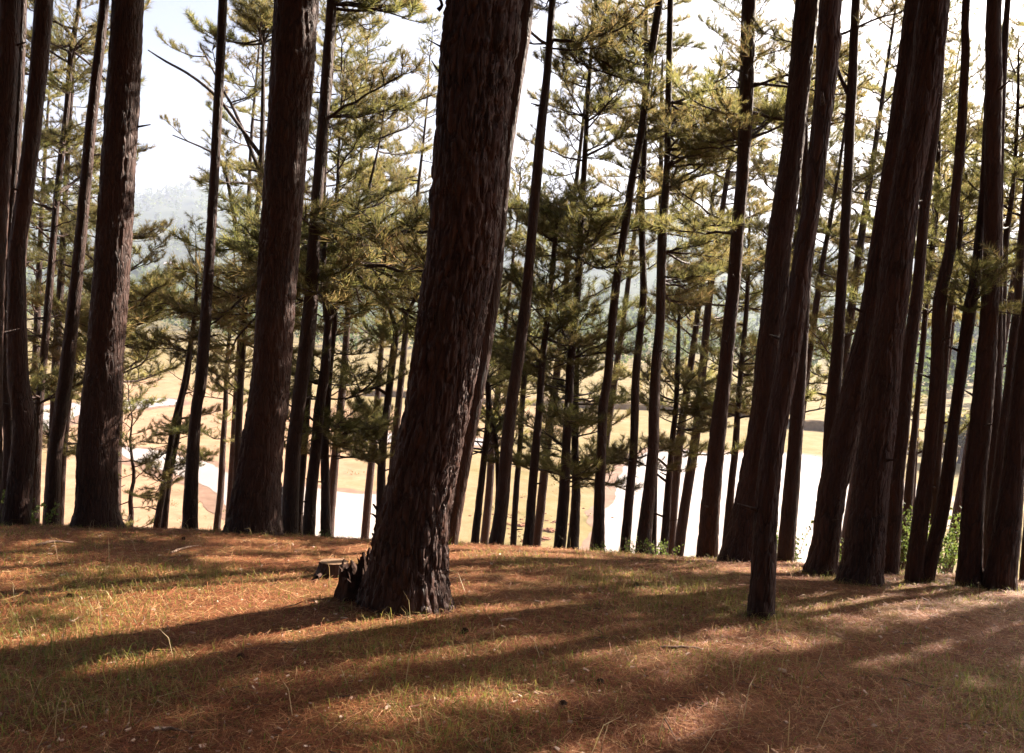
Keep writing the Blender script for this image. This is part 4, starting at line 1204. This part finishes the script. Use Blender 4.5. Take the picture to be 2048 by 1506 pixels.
# rotten stump against the foot of the leaning pine: upright splinters and bark slabs
Y = ground_hit(712, 1200)
cs = at(712, 1202, Y); cs[2] = float(terrain(cs[0], cs[1]))
root = thing('rotten_stump', 'dark jagged rotten stump leaning against the foot of the thickest trunk', 'tree stump', cs)
rsx = np.random.default_rng(5)
hB = at(712, 1132, Y)[2] - cs[2]
ns, K = 40, 14
th = np.arange(ns) * 2 * math.pi / ns
jag = 0.82 + 0.16 * vnoise(th * 2.5, 1.0, 1.0) + 0.09 * (rsx.random(ns) - .5)
rows = []
for k in range(K):
    t = k / (K - 1)
    rr = (0.098 + 0.05 * (1 - t)**2) * (1 + 0.14 * vnoise(np.cos(th) * 3, np.sin(th) * 3, t * 1.5) + 0.10 * vnoise(np.cos(th) * 9, np.sin(th) * 9, t * 5))
    rows.append(np.stack([rr * np.cos(th) * 1.05, rr * np.sin(th), -0.05 + (hB * jag + .05) * t], 1))
rows.append(rows[-1] * np.array([.72, .72, 1]) - np.array([0, 0, .02]))
rows.append(rows[-1] * np.array([.6, .6, .55]))
K += 2
Vs = np.concatenate(rows)
i = np.arange(K - 1)[:, None] * ns; j = np.arange(ns)[None]
f = np.stack([i + j, i + (j + 1) % ns, i + ns + (j + 1) % ns, i + ns + j], -1).reshape(-1, 4)
obj('stump_shell', new_mesh('stump_shell', Vs, [f], [M_rot], smooth_shade=False), root)
for k, (px, py0, py1, w_) in enumerate([(687, 1165, 1121, 9), (703, 1150, 1118, 8), (716, 1150, 1116, 7), (726, 1150, 1112, 11), (736, 1130, 1096, 11), (731, 1180, 1104, 14)]):
    a = at(px, py0, Y + .02) - cs; b = at(px + rsx.uniform(-4, 3), py1, Y + .05) - cs
    r_ = w_ / F * Y / 2
    S = np.stack([a + (b - a) * t for t in np.linspace(0, 1, 6)]) + rsx.normal(0, .004, (6, 3))
    V_, f_ = tube(S, r_ * np.array([1, 1.15, 1.05, .95, .75, .4]), 5)
    obj('splinter', new_mesh('splinter', V_, [f_], [M_rot], smooth_shade=False), root)

# snapped twigs on the left flank of the leaning pine
for k, pl in enumerate([[(757, 1022, 7), (750, 1013, 5), (746, 1008, 3)], [(756, 1038, 6), (748, 1030, 4), (741, 1027, 2)], [(752, 1075, 7), (747, 1070, 5), (744, 1066, 3)],
                        [(876, 20, 9), (884, 8, 6), (868, -20, 5)], [(884, 150, 5), (874, 138, 4), (863, 121, 2)], [(884, 95, 5), (872, 88, 3), (853, 78, 2)]]):
    Ym = main_tree.location.y
    S = spline(np.array([[*(at(x_, y_, Ym - .05) - np.array(main_tree.location)), w_ / F * Ym / 2] for x_, y_, w_ in pl]), 8)
    V_, f_ = tube(S[:, :3], S[:, 3], 6)
    obj('dead_twig', new_mesh('dead_twig', V_, [f_], [M_bark2]), main_tree)

# ------------------------------------------------------------------ weeds and shrubs along the edge
def shrub(name, p, wx, wy, h, n, label, cat, group=None, leaf=.045, seed=1, stems=9, m=None):
    rs = np.random.default_rng(seed)
    root = thing(name, label, cat, p, group)
    st_, pts, drs = [], [], []
    for k in range(stems):
        a = rs.random() * 6.28
        b = np.array([rs.normal(0, wx * .3), rs.normal(0, wy * .3), -.05])
        t_ = b + np.array([math.cos(a) * wx * .45, math.sin(a) * wy * .45, h * rs.uniform(.6, 1.0)])
        q = np.linspace(0, 1, 6)[:, None]
        S = b + (t_ - b) * q + rs.normal(0, .015, (6, 3)) * q
        st_.append(tube(S, .006 * (1 - .7 * q[:, 0]), 4))
        for _ in range(n // stems):
            tt = rs.uniform(.25, 1.02)
            c = b + (t_ - b) * tt + rs.normal(0, .06 * max(wx, h * .5), 3) * [1, 1, .8]
            c[2] = max(c[2], .02)
            pts.append(c); drs.append(rs.normal(size=3) + [0, 0, .8])
    V_, f_ = join(st_)
    obj('stems', new_mesh('stems', V_, [f_], [M_stick]), root)
    P = np.array(pts); D = np.array(drs); D /= np.linalg.norm(D, axis=1)[:, None]
    S = np.cross(D, rs.normal(size=D.shape)); S /= np.linalg.norm(S, axis=1)[:, None]
    l = leaf * rs.uniform(.6, 1.3, len(P))[:, None]
    U_ = np.cross(S, D)
    V_ = np.stack([P, P + D * l * .5 + S * l * .32 + U_ * l * .1, P + D * l, P + D * l * .5 - S * l * .32 + U_ * l * .1], 1).reshape(-1, 3)
    obj('leaves', new_mesh('leaves', V_, [np.arange(len(V_)).reshape(-1, 4)], [m or M_weed], smooth_shade=False), root)
    return root
def edge_pt(px, Y):
    p = at(px, 600, Y); p[2] = float(terrain(p[0], Y)); return p
shrub('shrub', edge_pt(1893, 9.5), .75, .4, .95, 1500, 'leafy green shrub between the slim pines near the right edge', 'shrub', leaf=.05, seed=2, stems=22)
shrub('shrub', edge_pt(1612, 11.0), .5, .3, .75, 600, 'low weed clump left of the paired thick pines at the lake edge', 'shrub', leaf=.045, seed=3, stems=14)
shrub('shrub', edge_pt(1965, 10.2), .55, .3, .8, 600, 'green shrub behind the straight pine near the right edge', 'shrub', leaf=.05, seed=4, stems=12)
shrub('shrub', edge_pt(15, 9.5), .5, .3, .35, 420, 'low dark green plant at the left edge of the rise', 'shrub', leaf=.05, seed=5, stems=12)
for k, (px, Y, w_, h_, nn, lb) in enumerate([(1292, 10.0, .16, .30, 90, 'thin pale weed right of the pine with the widening foot'), (1345, 10.2, .35, .28, 160, 'low weeds right of the slim reddish pine at the lake edge'), (1378, 9.9, .22, .30, 110, 'sparse weed left of the tall straight pine by the lake'),
                                            (1240, 10.2, .25, .22, 90, 'small weed at the foot of the kinked pine'), (1730, 9.4, .3, .4, 160, 'weed showing between the paired thick pines and the slim one'), (655, 10.0, .18, .16, 60, 'tiny yellowish weed at the foot of the pine beside the pond')]):
    shrub('weed', edge_pt(px, Y), w_, .2, h_, nn, lb, 'weed', 'weeds along the edge of the hilltop', leaf=.035, seed=20 + k, stems=8, m=M_weed)

# ------------------------------------------------------------------ valley: trees, clods, houses, woods
def round_tree(p, w, h, seed, label, group, name='broadleaf_tree'):
    rs = np.random.default_rng(seed)
    root = thing(name, label, 'tree', p, group)
    q = np.linspace(0, 1, 6)
    S = np.stack([.04 * h * np.sin(q * 3), 0 * q, q * h * .7], 1)
    V_, f_ = tube(S, .035 * h * (1 - .7 * q), 7)
    obj('trunk', new_mesh('trunk', V_, [f_], [M_bark2]), root)
    n = 2600
    cl = rs.normal(size=(26, 3)); cl /= np.linalg.norm(cl, axis=1)[:, None]
    cl = cl * rs.uniform(.35, .8, 26)[:, None] * np.array([w * .5, w * .5, h * .36]) + np.array([0, 0, h * .60])
    P = cl[rs.integers(26, size=n)] + rs.normal(size=(n, 3)) * np.array([w, w, h * .8]) * .075
    l = rs.uniform(.5, 1, n)[:, None] * w * .045
    D = rs.normal(size=(n, 3)); D /= np.linalg.norm(D, axis=1)[:, None]
    S = np.cross(D, rs.normal(size=(n, 3))); S /= np.linalg.norm(S, axis=1)[:, None]
    V_ = np.stack([P - D * l, P + S * l * .7, P + D * l, P - S * l * .7], 1).reshape(-1, 3)
    obj('crown', new_mesh('crown', V_, [np.arange(len(V_)).reshape(-1, 4)], [M_needle], smooth_shade=False), root)
    return root
def vpt(px, Y):
    p = at(px, 600, Y); p[2] = float(terrain(p[0], Y)) - .1; return p
for k, (px, Y, w_, h_, lb) in enumerate([(1955, 118, 9, 9, 'round green tree on the meadow behind the straight pine near the right edge'), (2030, 120, 8, 9, 'round green tree on the meadow at the right edge'),
                                        (1925, 128, 6, 7, 'smaller round tree on the meadow left of the big round one')]):
    round_tree(vpt(px, Y), w_, h_, 40 + k, lb, 'round trees on the meadow')

# red clods on the bare bank
CL = [(1100, 1062, .42, 'largest red clod of earth on the bare bank'), (1092, 1078, .34, 'flat red clod below the largest one on the bank'), (1042, 1052, .32, 'red clod left of the swept foot pine on the bank'),
      (1082, 1034, .24, 'small red clod high on the bare bank'), (975, 1066, .26, 'red clod between the thin crooked pine and the bowed stem'), (1112, 1044, .22, 'red clod touching the full crowned trunk on the bank')]
def clod_mesh(s_, k):
    ns, K = 18, 10
    V_ = []
    for a in range(K):
        ph = math.pi * a / (K - 1)
        for b in range(ns):
            t = 2 * math.pi * b / ns
            d = np.array([math.sin(ph) * math.cos(t), math.sin(ph) * math.sin(t), math.cos(ph)])
            r_ = s_ * (1 + .75 * float(fbm(d[0] * 2.1 + k * 3.3, d[1] * 2.1, d[2] * 2.1, 4)))
            V_.append(d * r_ * [1.3, 1.1, .6])
    i = np.arange(K - 1)[:, None] * ns; j = np.arange(ns)[None]
    f = np.stack([i + j, i + ns + j, i + ns + (j + 1) % ns, i + (j + 1) % ns], -1).reshape(-1, 4)
    return np.array(V_), f
for k, (px, py, s_, lb) in enumerate(CL):
    p = on_z(px, py, VALLEY); p[2] = float(terrain(p[0], p[1]))
    V_, f = clod_mesh(s_, k)
    o = obj('earth_clod', new_mesh('earth_clod', V_, [f], [M_clod], smooth_shade=False), None, p)
    tag(o, lb, 'earth clod', 'red clods on the bare bank')
rs = np.random.default_rng(77)
parts = []
for k in range(170):
    p = on_z(rs.normal(1060, 45), rs.normal(1050, 28), VALLEY); p[2] = float(terrain(p[0], p[1]))
    V_, f = clod_mesh(rs.uniform(.04, .15), k % 9)
    parts.append((V_ + p, f))
V_, f_ = join(parts)
tag(obj('crumbled_earth', new_mesh('crumbled_earth', V_, [f_], [M_clod], smooth_shade=False)), 'crumbled red earth between the clods on the bank', kind='stuff')

# tussocks and low bushes dotted over the valley floor
rs = np.random.default_rng(78)
n = 2600
yy = 55 * (330 / 55) ** rs.random(n); xx = yy * rs.uniform(-.85, .85, n)
w_ = fbm(xx / 14, yy / 14, 4.4, 4)
kp = (w_ > .08) & (rs.random(n) < .8)
def inside(pts):
    Q = np.array([on_z(a, b, WZ)[:2] for a, b in pts]); r = np.zeros(len(xx), bool); j = len(Q) - 1
    for i in range(len(Q)):
        c = ((Q[i, 1] > yy) != (Q[j, 1] > yy)) & (xx < (Q[j, 0] - Q[i, 0]) * (yy - Q[i, 1]) / (Q[j, 1] - Q[i, 1] + 1e-12) + Q[i, 0])
        r ^= c; j = i
    return r
for q_ in WATER: kp &= ~inside(q_)
xx, yy = xx[kp], yy[kp]; n = len(xx)
h = rs.gamma(2.2, .13, n) + .1
k = 22
P = np.stack([xx, yy, terrain(xx, yy)], 1)
P = np.repeat(P, k, 0); H = np.repeat(h, k)[:, None]
P = P + rs.normal(size=P.shape) * H * [.55, .55, .3] + [0, 0, .1]
l = H * rs.uniform(.25, .5, (n * k, 1))
D = rs.normal(size=(n * k, 3)); D[:, 2] = np.abs(D[:, 2]) + .4; D /= np.linalg.norm(D, axis=1)[:, None]
S = np.cross(D, rs.normal(size=D.shape)); S /= np.linalg.norm(S, axis=1)[:, None]
V_ = np.stack([P - S * l * .22, P + S * l * .22, P + D * l], 1).reshape(-1, 3)
tag(obj('tussocks', new_mesh('tussocks', V_, [np.arange(len(V_)).reshape(-1, 3)], [M_tuss], smooth_shade=False)), 'grass tussocks and low scrub dotted over the valley floor', 'scrub', kind='stuff')

# far woods: clumps of leaf faces on the hills and along the far side of the meadow
def woods(px0, px1, y0, y1, n, hmin, hmax, seed, label, thin=0.0, conif=.5, fac=26, lf=(.05, .12)):
    rs = np.random.default_rng(seed)
    yy = np.sqrt(rs.uniform(y0**2, y1**2, n))
    xx = yy * (rs.uniform(px0, px1, n) - 1024) / F
    msk = fbm(xx / 45, yy / 45, seed, 3) > thin
    xx, yy = xx[msk], yy[msk]; n = len(xx)
    zz = terrain(xx, yy)
    h = rs.uniform(hmin, hmax, n)
    k = fac
    t = rs.random((n, k))**.8
    con = rs.random((n, 1)) < conif
    wr = h[:, None] * np.where(con, .22 * (1.05 - t), .34 * np.sqrt(np.clip(1 - (2 * t - 1)**2, .05, 1)))
    a = rs.random((n, k)) * 6.283
    rr = np.sqrt(rs.random((n, k)))
    P = np.stack([xx[:, None] + wr * rr * np.cos(a), yy[:, None] + wr * rr * np.sin(a), zz[:, None] + h[:, None] * (.12 + .88 * t)], -1).reshape(-1, 3)
    l = (np.repeat(h, k) * rs.uniform(*lf, n * k))[:, None]
    D = rs.normal(size=(n * k, 3)); D[:, 2] *= .6; D /= np.linalg.norm(D, axis=1)[:, None]
    S = np.cross(D, rs.normal(size=D.shape)); S /= np.linalg.norm(S, axis=1)[:, None]
    V_ = np.stack([P - D * l, P + S * l * .8, P + D * l, P - S * l * .8], 1).reshape(-1, 3)
    o = obj('distant_woods', new_mesh('distant_woods', V_, [np.arange(len(V_)).reshape(-1, 4)], [M_woods], smooth_shade=False))
    return tag(o, label, 'woods', kind='stuff')
M_woods = leaf_mat('far foliage', [(0, (0.03, 0.05, 0.022)), (1, (0.075, 0.095, 0.035))], [(0, (0.08, 0.12, 0.03)), (1, (0.16, 0.19, 0.05))], .35, rough=1.0, objvar=0)
woods(-500, 2700, 255, 540, 4200, 5, 11, 31, 'bluish green woods along the far side of the meadow', thin=-0.02, conif=.4)
woods(-300, 2500, 560, 1950, 5200, 11, 20, 32, 'pale hazy woods covering the far hills', thin=-0.25, conif=.3, fac=24, lf=(.09, .17))
woods(1800, 2600, 190, 620, 1300, 10, 17, 33, 'blue hazy pine wood on the hillside at the right', thin=-0.6, conif=.8)

def house(px, Y, w, dp, h, label, rot=0.2, pitch=.35):
    p = vpt(px, Y)
    root = thing('house', label, 'house', p, 'white houses across the valley')
    root.rotation_euler = (0, 0, rot)
    V_ = np.array([[sx * w / 2, sy * dp / 2, z] for z in (-.8, h) for sx, sy in ((-1, -1), (1, -1), (1, 1), (-1, 1))])
    obj('wall', new_mesh('wall', V_, [bx], [M_white], smooth_shade=False), root)
    r = dp * pitch; e = .5
    V_ = np.array([[-w/2-e, -dp/2-e, h + .02], [w/2+e, -dp/2-e, h + .02], [w/2+e, 0, h+r], [-w/2-e, 0, h+r], [-w/2-e, dp/2+e, h + .02], [w/2+e, dp/2+e, h + .02],
                   [-w/2-e, -dp/2-e, h+.22], [w/2+e, -dp/2-e, h+.22], [w/2+e, 0, h+r+.2], [-w/2-e, 0, h+r+.2], [-w/2-e, dp/2+e, h+.22], [w/2+e, dp/2+e, h+.22]])
    obj('roof', new_mesh('roof', V_, [np.array([[0, 3, 2, 1], [3, 4, 5, 2], [6, 7, 8, 9], [9, 8, 11, 10], [0, 1, 7, 6], [4, 10, 11, 5], [0, 6, 9, 3], [3, 9, 10, 4], [1, 2, 8, 7], [2, 5, 11, 8]])], [M_roof], smooth_shade=False), root)
    for k in range(3):
        cx = (k - 1) * w * .3; y_ = -dp / 2 - .06
        V_ = np.array([[cx + sx * .6, y_ + sy * .05, z] for z in (h * .35, h * .75) for sx, sy in ((-1, -1), (1, -1), (1, 1), (-1, 1))])
        obj('window', new_mesh('window', V_, [bx], [M_glass], smooth_shade=False), root)
for a in [(1628, 520, 14, 8, 4, 'long white house seen left of the forked limb pine'), (1655, 540, 9, 7, 4, 'small white house right of the long white one'), (342, 900, 14, 9, 5, 'white house on the far hillside under the open sky at the left'),
          (1600, 560, 10, 8, 4, 'white house behind the nearest slim trunk'), (1445, 600, 12, 8, 5, 'white house across the valley left of the tall straight pine')]:
    house(*a)

# ------------------------------------------------------------------ the air over the valley
hz = bpy.data.materials.new('haze'); hz.use_nodes = True
nt = hz.node_tree; nt.nodes.clear()
out = nt.nodes.new('ShaderNodeOutputMaterial')
pv = nt.nodes.new('ShaderNodeVolumePrincipled')
pv.inputs['Color'].default_value = (0.70, 0.78, 1.0, 1)
pv.inputs['Density'].default_value = 0.00021
pv.inputs['Anisotropy'].default_value = 0.1
nt.links.new(pv.outputs[0], out.inputs['Volume'])
zmax = float(np.max(gz)) + 30
V_ = np.array([[sx, sy, z] for z in (-60.0, zmax) for sx, sy in ((-3300, -3300), (3300, -3300), (3300, 3300), (-3300, 3300))])
o = obj('haze', new_mesh('haze', V_, [bx], [hz], smooth_shade=False))
tag(o, 'thin pale haze hanging over the valley', kind='stuff')
